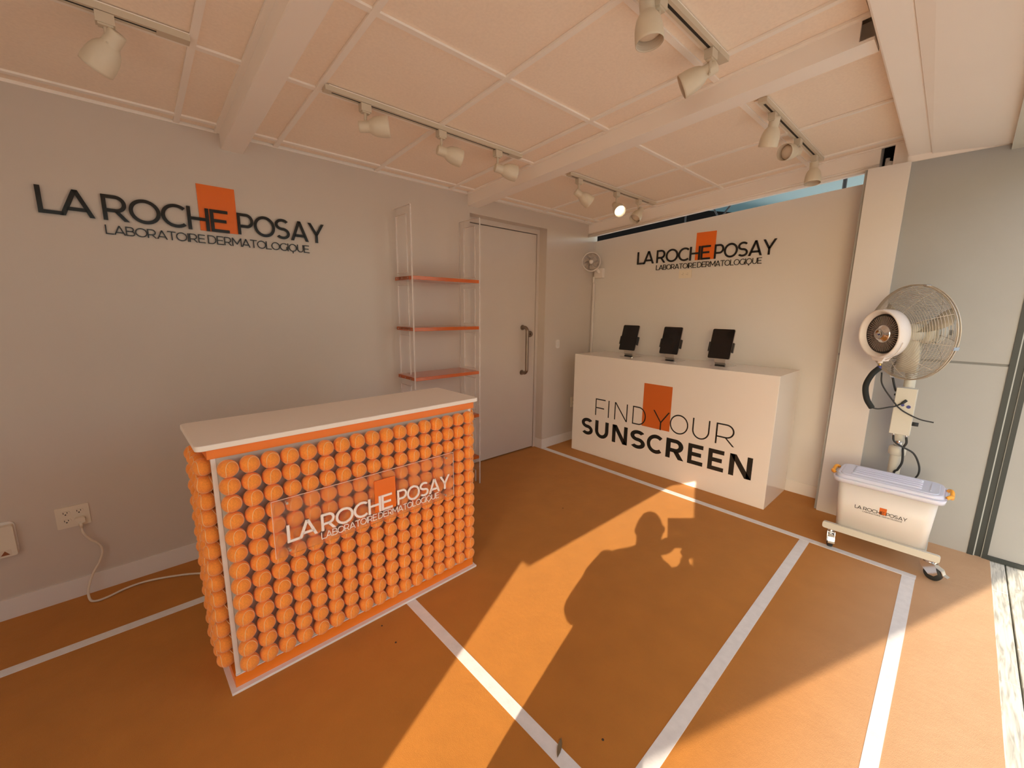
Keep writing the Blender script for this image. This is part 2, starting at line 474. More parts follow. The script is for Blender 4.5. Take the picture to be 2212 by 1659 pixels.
class Frame:
    def __init__(s, o, u, v, n): s.o, s.u, s.v, s.n = Vector(o), Vector(u).normalized(), Vector(v).normalized(), Vector(n).normalized()
    def p(s, a, b, c=0): return s.o+s.u*a+s.v*b+s.n*c

def letter_mb(fr, polys, fx, fy, d0, d1, mb=None):
    mb = mb or MB()
    for q in polys:
        pts = [fr.p(fx(x), fy(y), d0) for x, y in q]
        mb.prism(pts, fr.n, d1-d0)
    return mb

def word(fr, text, x0, x1, z0, z1, s, d0, d1, material, parent, gap=0.07, joined=None, la_overlap=False, name='letter'):
    """lay a word out so that it fills x0..x1 and z0..z1 (frame units); one object per letter"""
    g = [glyph(c, s) for c in text]
    x = 0; pos = []
    for i, (c, (q, wd)) in enumerate(zip(text, g)):
        if la_overlap and i == 1: x -= gap+s*0.75
        elif i and (text[i-1]+c) in ('AY', 'AT', 'TO', 'LO', 'RA', 'LA', 'YO', 'AB', 'TA', 'MA', 'RO', 'PO', 'OC', 'OR', 'BO', 'OS', 'OL', 'OG'): x -= gap*0.75
        pos.append(x); x += wd+gap
    tot = x-gap
    kx = (x1-x0)/tot; kz = z1-z0
    out = []
    for c, (q, wd), px in zip(text, g, pos):
        mb = letter_mb(fr, q, lambda a, px=px: x0+(px+a)*kx, lambda b: z0+b*kz, d0, d1, joined)
        if joined is None: out.append(mb.build(name, material, parent, fix=False))
    return out

def square(fr, x0, x1, z0, z1, d0, d1, material, parent, name='orange_square'):
    return MB().prism([fr.p(x0, z0, d0), fr.p(x1, z0, d0), fr.p(x1, z1, d0), fr.p(x0, z1, d0)], fr.n, d1-d0).build(name, material, parent)

# ------------------------------------------------------------------ the room shell
ZC, SL, YW = 2.354, 0.069, 2.844
def zceil(y): return ZC+SL*(YW-y)
def w1y(x): return 2.842+0.0135*x          # plane of the left wall
W1N = Vector((0.0135, -1, 0)).normalized()
DX0, DX1, DTOP, DY = 2.153, 3.092, 2.216, 2.985   # door recess

def wall_quad_box(x0, x1, z0, z1, t=0.15, y_extra=0.0):
    mb = MB()
    pts = [(x0, w1y(x0)+y_extra, z0), (x1, w1y(x1)+y_extra, z0), (x1, w1y(x1)+y_extra, z1), (x0, w1y(x0)+y_extra, z1)]
    mb.prism(pts, (0, 1, 0), t)
    return mb

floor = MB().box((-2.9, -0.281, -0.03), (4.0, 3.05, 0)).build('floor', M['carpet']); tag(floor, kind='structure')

wl = MB()
for a in ((-2.9, DX0, 0, 2.45), (DX0, DX1, DTOP, 2.45), (DX1, 3.915, 0, 2.45)):
    x0, x1, z0, z1 = a
    wl.prism([(x0, w1y(x0), z0), (x1, w1y(x1), z0), (x1, w1y(x1), z1), (x0, w1y(x0), z1)], (0, 1, 0), 0.22)
wall_left = wl.build('wall_left', M['wall']); tag(wall_left, kind='structure')
# the rear of the recess above and beside the leaf
door_1 = empty('door_1', (2.6, DY, 0), kind='structure')
MB().box((2.158, DY, 0.012), (3.051, DY+0.045, 2.166)).build('door_leaf', M['door'], door_1)
fr_mb = MB()
fr_mb.box((DX0, DY-0.004, 2.174), (DX1, DY+0.05, DTOP)); fr_mb.box((3.059, DY-0.004, 0), (DX1, DY+0.05, 2.174)); fr_mb.box((2.10, DY-0.002, 0), (2.154, DY+0.05, 2.174))
fr_mb.build('door_frame', M['door'], door_1)
MB().box((2.10, DY+0.03, 0), (3.10, DY+0.06, 2.22)).build('door_gap', M['hole'], door_1)
for z0, z1 in ((1.885, 2.0), (1.02, 1.13)):
    h = MB(); h.cyl((2.162, DY-0.006, z0), (2.162, DY-0.006, z1), 0.006, 10); h.box((2.156, DY-0.002, z0), (2.175, DY+0.002, z1))
    h.build('hinge', M['steel'], door_1)
hp = smooth_path([(2.878, DY, 1.272), (2.878, DY-0.045, 1.272), (2.878, DY-0.068, 1.25), (2.878, DY-0.072, 1.22), (2.878, DY-0.072, 1.04), (2.878, DY-0.072, 0.875), (2.878, DY-0.068, 0.845), (2.878, DY-0.045, 0.823), (2.878, DY, 0.823)], 6)
ph = MB().tube(hp, 0.0165, 14)
ph.cyl((2.878, DY-0.001, 1.272), (2.878, DY-0.008, 1.272), 0.026, 18); ph.cyl((2.878, DY-0.001, 0.823), (2.878, DY-0.008, 0.823), 0.026, 18)
ph.build('pull_handle', M['steel'], door_1)
lk = MB().cyl((2.985, DY, 1.205), (2.985, DY-0.014, 1.205), 0.033, 20, r2=0.028); lk.cyl((2.985, DY-0.014, 1.205), (2.985, DY-0.03, 1.205), 0.014, 14)
lk.build('lock', M['steel'], door_1)

bb = MB()
for x0, x1 in ((-2.9, DX0), (DX1, 3.9)):
    bb.prism([(x0, w1y(x0)-0.008, 0), (x1, w1y(x1)-0.008, 0), (x1, w1y(x1)-0.008, 0.098), (x0, w1y(x0)-0.008, 0.098)], (0, 1, 0), 0.02)
bb.box((DX1-0.008, w1y(DX1)-0.008, 0), (DX1+0.004, DY, 0.098))
tag(bb.build('baseboard_left', M['trim']), kind='structure')

# wall on the far side: a white panel that stops short of the ceiling
W2X = 3.885
zt = lambda y: 2.338+(2.187-2.338)*(y-0.615)/(2.918-0.615)
wf = MB().prism([(W2X, 2.95, 0), (W2X, 0.40, 0), (W2X, 0.40, zt(0.40)), (W2X, 2.95, zt(2.95))], (1, 0, 0), 0.03)
tag(wf.build('wall_far', M['panelwall']), kind='structure')
b2 = MB().box((W2X-0.010, 0.56, 0), (W2X, 2.9, 0.098)); tag(b2.build('baseboard_far', M['trim']), kind='structure')
# boarded post at the right end of the far wall
post = MB().box((3.652, 0.377, 0), (3.668, 0.583, 2.373)); post.box((3.668, 0.567, 0), (3.9, 0.583, 2.373))
tag(post.build('wall_post', M['panelwall']), 'white boarded post between far wall and grey panels', kind='structure')
# header over the far wall
zh = lambda y: 2.238+(2.398-2.238)*(2.839-y)/(2.839-0.598)
hd = MB().prism([(3.752, 2.93, zh(2.93)), (3.752, 0.545, zh(0.545)), (3.752, 0.545, zceil(0.545)+0.03), (3.752, 2.93, zceil(2.93)+0.03)], (1, 0, 0), 0.11)
hdr = hd.build('trim_1', M['beam']); tag(hdr, kind='structure')
lip = MB()
for dz, r in ((-0.009, 0.011), (0.012, 0.006)):
    lip.tube([(3.750, 2.93, zh(2.93)+dz), (3.750, 0.545, zh(0.545)+dz)], r, 10)
lip.build('molding', M['beam'], hdr)
# white jamb right of the header end, with the dark pocket between them
jb = MB().box((3.74, 0.392, 2.30), (3.86, 0.462, 2.56)); jb.box((3.735, 0.462, 2.36), (3.75, 0.476, 2.53))
tag(jb.build('trim_2', M['beam']), kind='structure')
pk = MB().box((3.87, 0.36, 2.345), (3.88, 0.62, 2.60)); tag(pk.build('shade_backing', M['dark']), kind='structure')  # near-black backing stands in for the shade inside the pocket
cb = MB().cyl((3.80, 0.512, 2.375), (3.80, 0.492, 2.43), 0.022, 12); cb.cyl((3.82, 0.515, 2.36), (3.82, 0.515, 2.46), 0.012, 10)
tag(cb.build('pipe_stub', M['trim']), 'short pale pipe stub in the dark pocket above the post', 'pipe')

# grey panels right of the post
W3X = 3.672
wr = empty('wall_right', (W3X, 0, 0), kind='structure')
MB().box((W3X, -0.186, 1.176), (W3X+0.05, 0.60, 2.373)).build('panel', M['grey'], wr)
MB().box((W3X, -0.186, 0.0), (W3X+0.05, 0.60, 1.162)).build('panel', M['grey'], wr)
MB().box((W3X+0.012, -0.186, 1.160), (W3X+0.04, 0.60, 1.178)).build('joint', M['greydark'], wr)
MB().box((W3X+0.004, -1.30, 0.026), (W3X+0.05, -0.268, 2.62)).build('panel', M['grey'], wr)
for i, (y0, y1, nm) in enumerate(((-0.211, -0.186, 'mullion'), (-0.243, -0.2165, 'mullion'), (-0.268, -0.2465, 'mullion'))):
    MB().box((W3X-0.006 if i != 1 else W3X+0.004, y0, 0), (W3X+0.045, y1, 2.345)).build(nm, M['frame'], wr)
for y0, y1 in ((-0.2165, -0.211), (-0.2465, -0.243)):
    MB().box((W3X-0.002, y0, 0), (W3X+0.04, y1, 2.345)).build('seal', M['frameseal'], wr)
MB().box((W3X-0.008, -1.30, 0), (W3X+0.045, -0.268, 0.026)).build('sill_rail', M['frame'], wr)
MB().box((W3X+0.005, -0.02, 2.373), (W3X+0.06, 0.40, 2.60)).build('frieze', M['beam'], wr)

tag(MB().box((-2.99, -0.44, 0), (-2.85, 3.0, 2.62)).build('wall_rear', M['wall']), kind='structure')

# ceiling: tiles on a bar grid, sloping up to the open front
ceiling = empty('ceiling', (0, 0, 2.4), kind='structure')
BW = 0.024
ybars = {0: [-2.7, -2.105, -1.505, -0.905, -0.305, 0.293, 0.462], 1: [0.592, 0.742, 1.347, 1.945, 2.1185], 2: [2.247, 2.40, 2.998, 3.62, 3.742]}
ybars[2] = [2.247, 2.998, 3.62, 3.742]
xbars = [0.40, 0.935, 1.527, 2.115, 2.757, 2.835]
def slab(x0, x1, y0, y1, up, t=0.01):
    return [(x0, y0, zceil(y0)+up), (x1, y0, zceil(y0)+up), (x1, y1, zceil(y1)+up), (x0, y1, zceil(y1)+up)], t
for bay, xs in ybars.items():
    for i in range(len(xs)-1):
        for j in range(len(xbars)-1):
            y1_ = xbars[j+1]
            x1_ = xs[i+1]
            y0_ = xbars[j]
            pts, t = slab(xs[i]+0.003, x1_-0.003, y0_+0.003, y1_-0.003, 0.006+random.uniform(0, 0.0015))
            MB().prism(pts, (0, 0, 1), t).build('ceiling_tile', M['tile'], ceiling)
    for x in xs:
        pts, t = slab(x-BW/2, x+BW/2, 0.38, YW, -0.004)
        y0 = 0.38
        MB().prism(pts, (0, 0, 1), 0.010).build('ceiling_bar', M['bar'], ceiling)
    for y in xbars[1:-1]:
        for i in range(len(xs)-1):
            pts, t = slab(xs[i]+BW/2, xs[i+1]-BW/2, y-BW/2, y+BW/2, -0.0025)
            MB().prism(pts, (0, 0, 1), 0.0085).build('ceiling_bar', M['bar'], ceiling)
    yw0, yw1 = min(YW, w1y(xs[0])-0.006), min(YW, w1y(xs[-1])-0.006)
    pts = [(xs[0], yw0, ZC-0.006), (xs[-1], yw1, ZC-0.006), (xs[-1], YW+0.09, ZC-0.006), (xs[0], YW+0.09, ZC-0.006)]
    MB().prism(pts, (0, 0, 1), 0.022).build('wall_angle', M['bar'], ceiling)
# box beams
b1 = MB()
def beam_box(x0, x1, y0, y1, drop0, mb):
    pts = [(x0, y0, zceil(y0)-drop0), (x1, y0, zceil(y0)-drop0), (x1, y1, zceil(y1)-drop0), (x0, y1, zceil(y1)-drop0)]
    mb.prism(pts, (0, 0, 1), drop0+0.03)
    return mb
tag(beam_box(0.474, 0.578, 0.36, 2.90, 0.080, MB()).build('ceiling_beam', M['beam'], bevel=0.006), 'white boxed ceiling beam nearest the left logo', kind='structure')
bm2 = MB()
def face_strip(x0, x1, y0, y1, d0, d1, mb):
    mb.prism([(x0, y0, zceil(y0)-d0), (x1, y0, zceil(y0)-d0), (x1, y1, zceil(y1)-d0), (x0, y1, zceil(y1)-d0)], (0, 0, 1), d0+d1)
face_strip(2.130, 2.140, 0.425, 2.90, 0.084, 0.03, bm2)
face_strip(2.1295, 2.2365, 0.38, 2.895, 0.0855, -0.0742, bm2)
face_strip(2.226, 2.236, 0.38, 2.90, 0.084, 0.03, bm2)
tag(bm2.build('ceiling_beam', M['beam']), 'white boxed ceiling beam running over the door end', kind='structure')
# beam along the front and soffit beyond it
fb = MB()
fx0, fx1 = -2.72, 3.70
ya = lambda x: 0.358+0.0223*(x-1.8); yb = lambda x: 0.2545+0.0215*(x-1.914)
fb.prism([(fx0, ya(fx0), 2.41), (fx1, ya(fx1), 2.41), (fx1, yb(fx1), 2.41), (fx0, yb(fx0), 2.41)], (0, 0, 1), 0.20)
tag(fb.build('ceiling_beam', M['beam'], bevel=0.008), 'white front beam crossing above the grey panels', kind='structure')
so = MB().prism([(fx0, yb(fx0), 2.415), (3.70, yb(3.70), 2.402), (3.70, -0.022, 2.376), (fx0, -0.022, 2.38)], (0, 0, 1), 0.02)
tag(so.build('soffit', M['beam']), 'flat white soffit at the open front', kind='structure')
he = MB().box((-2.72, -0.44, 2.345), (3.75, -0.022, 2.64)); tag(he.build('door_header', M['fanpaint']), 'grey header over the open front', kind='structure')
rf = MB().prism([(-2.9, -0.44, 2.62), (4.0, -0.44, 2.62), (4.0, 3.1, 2.46), (-2.9, 3.1, 2.46)], (0, 0, 1), 0.06)
tag(rf.build('roof', M['roofm']), kind='structure')

# floor tape
tape = empty('floor_marking', (0, 0, 0), kind='structure')
def strip(pts, z=0.0012):
    mb = MB().prism([(x, y, 0.0) for x, y in pts], (0, 0, 1), z)
    return mb.build('tape_line', M['tape'], tape)
strip([(3.088, 2.876), (3.071, 0.004), (3.118, 0.004), (3.147, 2.876)], 0.0020)
cl = lambda x: 0.475+0.0122*(x-1.1)
strip([(-2.6, cl(-2.6)), (3.073, cl(3.073)), (3.073, cl(3.073)+0.053), (-2.6, cl(-2.6)+0.053)], 0.0016)
bl = lambda x: -0.002+0.0053*(x-1.6); bu = lambda x: 0.042+0.0129*(x-1.6)
strip([(-2.6, bl(-2.6)), (3.118, bl(3.118)), (3.073, bu(3.073)), (-2.6, bu(-2.6))])
strip([(0.868, 0.53), (0.918, 0.53), (0.922, 2.376), (0.872, 2.376)], 0.0014)
strip([(-2.6, 2.372), (0.922, 2.378), (0.922, 2.427), (-2.6, 2.421)])

# deck outside: separate planks
deck = empty('deck_floor', (0, 0, -0.03), kind='structure')
rows = [(-0.345+0.062*0, -0.20)]
ye = -0.200
r = 0
rr = random.Random(3)
cuts = {0: [-2.9, -1.2, 0.2, 1.25, 2.455, 3.285, 4.2], 1: [-2.9, -2.0, -0.6, 0.7, 1.8, 2.75, 3.295, 4.2]}
while ye > -2.0:
    wdt = 0.139
    xs = cuts.get(r) or [-2.9]+sorted(rr.uniform(-2.5, 4.0) for _ in range(4))+[4.2]
    for i in range(len(xs)-1):
        MB().box((xs[i]+0.0015, ye-wdt, -0.045+rr.uniform(-0.001, 0.001)), (xs[i+1]-0.0015, ye-0.0045, -0.004+rr.uniform(-0.0015, 0.0015))).build('plank', M['deck'], deck, bevel=0.002)
    ye -= 0.141; r += 1
MB().box((-2.9, -2.1, -0.08), (4.2, -0.19, -0.046)).build('deck_base', M['hole'], deck)
gr = MB().box((-40, -40, -0.2), (40, 40, -0.09)); tag(gr.build('ground', M['ground']), kind='structure')

# unseen block added outside the frame to cut sky light on the left wall
ops = MB().box((-6.5, -6.5, -0.09), (4.0, -5.0, 3.6)); ops.box((-6.7, -6.6, 3.6), (4.2, -4.7, 3.75))
tag(ops.build('sky_blocker', M['skyblock']), 'unseen block outside the frame, added to cut sky light on the left wall', 'blocker')
# unseen sheet added outside, its outline cut to cast the broad wedge of shade
zs_ = 2.6
shx, shy = zs_*COT*math.cos(SUN_AZ), zs_*COT*math.sin(SUN_AZ)
cv = [(0.60, 0.690), (1.40, 0.80), (1.95, 0.905), (2.02, 0.787), (3.45, 1.405), (3.345, 1.46), (3.12, 1.56), (3.86, 1.66), (7.6, 1.66), (7.6, 1.28), (3.93, -0.505)]
can = empty('shade_blocker', (-1, -1.2, 2.6), 'unseen cream sheet outside, added and cut to cast the wedge of shade', 'light_blocker')
MB().prism([(x-shx, y-shy, zs_) for x, y in cv], (0, 0, 1), 0.02).build('shade_sheet', M['shade_sheet'], can)
for xx in (0.6, 2.6):
    MB().cyl((xx, -1.0, 2.61), (xx, -0.43, 2.58), 0.012, 8).build('arm', M['frame'], can)

# roof and truss of the neighbouring stall, seen through the slot over the far wall
nb = empty('neighbour_roof', (5.2, 2.4, 2.8), 'dark neighbouring roof edge with thin truss bars seen through the slot', 'roof')
MB().prism([(4.05, 2.25, 2.42), (4.05, 4.6, 2.20), (7.5, 4.6, 2.40), (7.5, 1.95, 2.80)], (0, 0, 1), 0.05).build('roof_sheet', M['dark'], nb)
def pale_sheet():
    mt = bpy.data.materials.new('pale_roof_sheet'); mt.use_nodes = True
    nt = mt.node_tree; L = nt.links.new; b = nt.nodes['Principled BSDF']
    b.inputs['Base Color'].default_value = (0.44, 0.54, 0.55, 1); b.inputs['Roughness'].default_value = 0.6
    tl = nt.nodes.new('ShaderNodeBsdfTranslucent'); tl.inputs['Color'].default_value = (0.30, 0.42, 0.44, 1)
    mx = nt.nodes.new('ShaderNodeMixShader'); mx.inputs['Fac'].default_value = 0.45
    L(b.outputs[0], mx.inputs[1]); L(tl.outputs[0], mx.inputs[2]); L(mx.outputs[0], nt.nodes['Material Output'].inputs['Surface'])
    return mt
MB().prism([(4.15, -0.5, 2.78), (4.15, 3.6, 2.52), (8.5, 3.6, 2.95), (8.5, -0.5, 3.3)], (0, 0, 1), 0.03).build('pale_sheet', pale_sheet(), nb)
for a, b in (((4.2, 2.05, 2.28), (4.2, 2.05, 2.75)), ((4.2, 1.72, 2.30), (4.2, 1.90, 2.62)), ((4.2, 1.72, 2.30), (4.2, 1.52, 2.56)), ((4.2, 2.25, 2.45), (4.2, 1.40, 2.47)), ((4.2, 0.80, 2.30), (4.2, 0.80, 2.9))):
    MB().cyl(a, b, 0.008 if a[1] != 0.80 else 0.014, 6).build('truss_bar', M['trussm'], nb)

# ------------------------------------------------------------------ tennis-ball counter
ca = math.radians(1.5)
CO = Vector((0.154, 1.706, 0))
counter = empty('tennis_ball_counter', CO, 'white-topped counter clad in rows of orange tennis balls', 'counter', rot=(0, 0, ca))
CW, CD = 1.160, 0.345
mb = MB()
mb.box((-0.017, -0.025, 0), (CW+0.004, 0.0, 0.010)); mb.box((-0.017, 0, 0), (0.0, CD+0.01, 0.010)); mb.box((CW-0.012, 0, 0), (CW+0.006, CD+0.01, 0.010))
mb.build('skirting', M['skirt'], counter, local=True)
MB().box((0, -0.004, 0.0), (CW-0.006, CD, 0.055)).build('plinth', M['orange_paint'], counter, local=True)
mb = MB().box((0.018, 0.010, 0.055), (CW-0.028, CD-0.01, 0.926))
mb.box((0.020, 0.004, 0.056), (CW-0.030, 0.014, 0.926))
mb.build('body', M['body_back'], counter, local=True)
mb = MB().box((0.006, 0.002, 0.055), (0.020, 0.016, 0.928)); mb.box((CW-0.030, 0.002, 0.055), (CW-0.012, 0.016, 0.928)); mb.box((0.004, -0.001, 0.055), (CW-0.012, 0.010, 0.060))
mb.build('corner_strip', M['trim'], counter, local=True)
MB().box((-0.004, -0.003, 0.926), (CW+0.004, CD, 0.962)).build('top_band', M['orange_paint'], counter, local=True)
top = MB()
def round_rect(x0, y0, x1, y1, r, n=5):
    pts = []
    for cx, cy, a0 in ((x1-r, y0+r, -90), (x1-r, y1-r, 0), (x0+r, y1-r, 90), (x0+r, y0+r, 180)):
        for i in range(n+1):
            a = math.radians(a0+90*i/n); pts.append((cx+r*math.cos(a), cy+r*math.sin(a)))
    return pts
top.prism([(x, y, 0.962) for x, y in round_rect(-0.036, -0.020, CW+0.028, 0.368, 0.02)], (0, 0, 1), 0.020)
top.build('countertop', [M['gloss_top']], counter, bevel=0.003, local=True)

def ball_mesh():
    mb = MB(); r = 0.0320; n, mm = 24, 16
    prof = [(max(1e-5, r*math.sin(PI*i/mm)), -r*math.cos(PI*i/mm)) for i in range(mm+1)]
    mb.lathe(prof, (0, 0, 0), (0, 0, 1), n, 0)
    a, b = 0.75, 0.25; c = 2*math.sqrt(a*b)
    pts = []
    for i in range(72):
        t = 2*PI*i/72
        p = Vector((a*math.cos(t)+b*math.cos(3*t), a*math.sin(t)-b*math.sin(3*t), c*math.sin(2*t))).normalized()*(r*1.0)
        pts.append(p)
    mb.tube(pts, 0.00105, 5, 1, closed=True)
    return mb.mesh('tennis_ball', [M['felt'], M['seam']])
BM_ = ball_mesh()
brnd = random.Random(11)
def ball(x, y, z, rot):
    o = bpy.data.objects.new('tennis_ball', BM_); COL.objects.link(o); o.parent = counter
    o.location = (x, y, z); o.rotation_euler = rot
for j in range(13):
    z = 0.112+j*0.0648
    for i in range(17):
        ball(0.0485+i*0.0661, -0.0285+brnd.uniform(-0.001, 0.001), z+brnd.uniform(-0.001, 0.001),
             (brnd.uniform(-0.06, 0.06), brnd.uniform(-0.08, 0.08), math.radians(-118)+brnd.uniform(-0.18, 0.18)))
    for k in range(4):
        ball(-0.012, 0.055+k*0.0661, z-0.002, (math.radians(-8)+brnd.uniform(-0.1, 0.1), brnd.uniform(-0.1, 0.1), math.radians(140)+brnd.uniform(-0.2, 0.2)))
    for k in range(2):
        ball(CW+0.004, 0.050+k*0.0661, z, (brnd.uniform(-0.1, 0.1), brnd.uniform(-0.1, 0.1), math.radians(40)+brnd.uniform(-0.2, 0.2)))

# frosted plate with the white logo, held off the balls by four studs (own frame in counter coordinates)
fp = Frame((0, -0.064, 0), (1, 0, 0), (0, 0, 1), (0, -1, 0))
def lbuild(mb, name, mt, parent=counter, **k): return mb.build(name, mt, parent, local=True, fix=k.get('fix', True))
sign = empty('sign_plate', (0, 0, 0)); sign.parent = counter
pl_ = MB().prism([fp.p(x, z, 0) for x, z in ((0.161, 0.509), (0.981, 0.509), (0.981, 0.738), (0.161, 0.738))], (0, -1, 0), 0.005)
pl_.build('plate', M['frost'], sign, local=True)
ed = MB()
for x0, z0, x1, z1 in ((0.161, 0.738, 0.981, 0.7388), (0.9808, 0.509, 0.9818, 0.738), (0.1602, 0.509, 0.161, 0.738)):
    ed.prism([fp.p(x0, z0, -0.0002), fp.p(x1, z0, -0.0002), fp.p(x1, z1, -0.0002), fp.p(x0, z1, -0.0002)], (0, -1, 0), 0.0054)
ed.build('cut_edge', M['white_letter'], sign, local=True)
for x, z in ((0.213, 0.720), (0.938, 0.718), (0.210, 0.528), (0.931, 0.524)):
    MB().cyl(fp.p(x, z, 0.004), fp.p(x, z, 0.0085), 0.0048, 14).build('stud', M['stand'], sign, local=True)
    MB().cyl(fp.p(x, z, -0.03), fp.p(x, z, 0.0), 0.0035, 10).build('standoff', M['stand'], sign, local=True)
class LP:  # letters built in the counter's own frame
    pass
def local_word(fr, *a, **k):
    # counter is turned, so letters are made with the sign as an unmoved local parent
    return word(fr, *a, **k)
_build = MB.build
def build_local(self, name, mats, parent=None, bevel=None, local=True, fix=True): return _build(self, name, mats, parent, bevel, True, fix)
MB.build = build_local
square(fp, 0.557, 0.656, 0.560, 0.706, 0.0055, 0.010, M['orange_sq'], sign)
for t, x0, x1, la in (('LA', 0.202, 0.312, True), ('ROCHE', 0.327, 0.637, False), ('POSAY', 0.662, 0.951, False)):
    word(fp, t, x0, x1, 0.563, 0.634, 0.150, 0.010, 0.0140, M['white_letter'], sign, gap=0.04, la_overlap=la)
for t, x0, x1 in (('LABORATOIRE', 0.326, 0.564), ('DERMATOLOGIQUE', 0.570, 0.889)):
    word(fp, t, x0, x1, 0.5255, 0.555, 0.125, 0.0054, 0.0075, M['white_letter'], sign, gap=0.06)
MB.build = _build

# ------------------------------------------------------------------ white display counter with the vinyl slogan
fx, fz = 3.345, 1.008
disp = empty('display_counter', (3.6, 1.76, 0), 'glossy white plinth counter lettered find your sunscreen', 'counter')
MB().box((fx, 0.845, 0.0), (3.862, 2.684, fz-0.0)).build('body', M['gloss'], disp, bevel=0.003)
ff = Frame((fx, 0, 0), (0, -1, 0), (0, 0, 1), (-1, 0, 0))
square(ff, -1.886, -1.6215, 0.4245, 0.817, 0, 0.0006, M['orange_vinyl'], disp)
D0, D1 = 0.0006, 0.0012
for ch, y0, y1 in (('F', 2.400, 2.284), ('I', 2.250, 2.239), ('N', 2.178, 2.038), ('D', 1.984, 1.849), ('Y', 1.782, 1.628), ('O', 1.621, 1.461), ('U', 1.427, 1.287), ('R', 1.239, 1.093)):
    q, wd = glyph(ch, 0.072)
    kx = (y0-y1)/wd
    letter_mb(ff, q, lambda a: -y0+a*kx, lambda b: 0.4215+b*(0.591-0.4215), D0, D1).build('letter', M['black'], disp, fix=False)
for ch, y0, y1 in (('S', 2.560, 2.419), ('U', 2.392, 2.234), ('N', 2.190, 2.024), ('S', 1.992, 1.838), ('C', 1.822, 1.676), ('R', 1.639, 1.476), ('E', 1.445, 1.318), ('E', 1.279, 1.155), ('N', 1.116, 0.953)):
    q, wd = glyph(ch, 0.215)
    kx = (y0-y1)/wd
    letter_mb(ff, q, lambda a: -y0+a*kx, lambda b: 0.197+b*(0.371-0.197), D0, D1).build('letter', M['black'], disp, fix=False)

# ------------------------------------------------------------------ wall logos
def wall_logo(fr, label, words, sq, big_s, small_s, loc, d):
    e = empty('wall_logo', loc, label, 'sign')
    square(fr, *sq, 0.0, d*0.4, M['orange_sq'], e)
    for t, x0, x1, z0, z1, la in words:
        big = z1-z0 > 0.08
        word(fr, t, x0, x1, z0, z1, big_s if big else small_s, d*0.4 if big else 0.0, d if big else d*0.6, M['blackletter'], e, gap=0.05 if big else 0.07, la_overlap=la)
    return e
f1 = Frame((0, 2.842, 0), (1, 0.0135, 0), (0, 0, 1), W1N)
wall_logo(f1, 'large black lettered logo with orange square on the wall behind the ball counter',
          (('LA', -0.233, -0.054, 1.8415, 1.957, True), ('ROCHE', -0.027, 0.475, 1.8415, 1.957, False), ('POSAY', 0.5155, 0.984, 1.8435, 1.958, False),
           ('LABORATOIRE', -0.027, 0.361, 1.7775, 1.820, False), ('DERMATOLOGIQUE', 0.3715, 0.889, 1.7775, 1.8215, False)),
          (0.3455, 0.5155, 1.843, 2.078), 0.150, 0.105, (0.37, 2.84, 1.9), 0.012)
f2 = Frame((W2X, 0, 0), (0, -1, 0), (0, 0, 1), (-1, 0, 0))
wall_logo(f2, 'smaller black lettered logo with orange square above the tablets and wall outlet',
          (('LA', -2.361, -2.177, 1.909, 2.030, True), ('ROCHE', -2.152, -1.637, 1.909, 2.030, False), ('POSAY', -1.604, -1.124, 1.909, 2.030, False),
           ('LABORATOIRE', -2.151, -1.757, 1.843, 1.890, False), ('DERMATOLOGIQUE', -1.747, -1.219, 1.843, 1.892, False)),
          (-1.775, -1.602, 1.910, 2.148), 0.150, 0.115, (W2X, 1.75, 2.0), 0.012)

# ------------------------------------------------------------------ acrylic shelf rack
rack = empty('acrylic_shelf_rack', (1.755, 2.74, 0), 'tall clear acrylic rack with five orange shelves by the door', 'shelf')
def side_panel(x0, x1):
    """clear sheet with five windows between the shelves, arched foot at the bottom"""
    y0, y1 = 2.605, 2.868
    a, b = y0+0.058, y1-0.060
    wins = [(1.690, 2.074), (1.333, 1.604), (0.976, 1.256), (0.622, 0.893), (0.268, 0.540), (0.0, 0.10)]
    cl_, ed_ = MB(), MB()
    xm = (x1-x0)
    # stiles and rails as thin sheets
    cl_.box((x0, y0, 0), (x1, a, 2.125)); cl_.box((x0, b, 0), (x1, y1, 2.125))
    zs = sorted([w[1] for w in wins]); ze = [w[0] for w in wins if w[0] > 0]
    rails = []
    prev = 2.125
    for z0, z1 in wins:
        rails.append((z1, prev)); prev = z0
    for z0, z1 in rails: cl_.box((x0, a, z0), (x1, b, z1))
    p = cl_.build('side_panel', M['acrylic'], rack)
    t = 0.0008
    # polished cut edges
    ed_.box((x0, y0-t, 0), (x1, y0, 2.125)); ed_.box((x0, y1, 0), (x1, y1+t, 2.125)); ed_.box((x0, y0, 2.125), (x1, y1, 2.125+t))
    for z0, z1 in wins:
        ed_.box((x0, a, z0), (x1, a+t, z1)); ed_.box((x0, b-t, z0), (x1, b, z1))
        ed_.box((x0, a, z1-t), (x1, b, z1))
        if z0 > 0: ed_.box((x0, a, z0), (x1, b, z0+t))
    ed_.build('cut_edge', M['acrylic_edge'], p)
    return p
side_panel(1.458, 1.470); side_panel(2.040, 2.052)
for zt_ in (1.667, 1.313, 0.958, 0.603, 0.247):
    sh = MB().box((1.470, 2.606, zt_-0.025), (2.040, 2.866, zt_)).build('shelf_board', M['shelf_orange'], rack, bevel=0.0015)
    sc = MB()
    for y in (2.655, 2.735, 2.815):
        for x0, x1 in ((1.4555, 1.458), (2.052, 2.0545)):
            sc.cyl((x0, y, zt_-0.0125), (x1, y, zt_-0.0125), 0.0035, 8)
    sc.build('screw', M['stand'], sh)

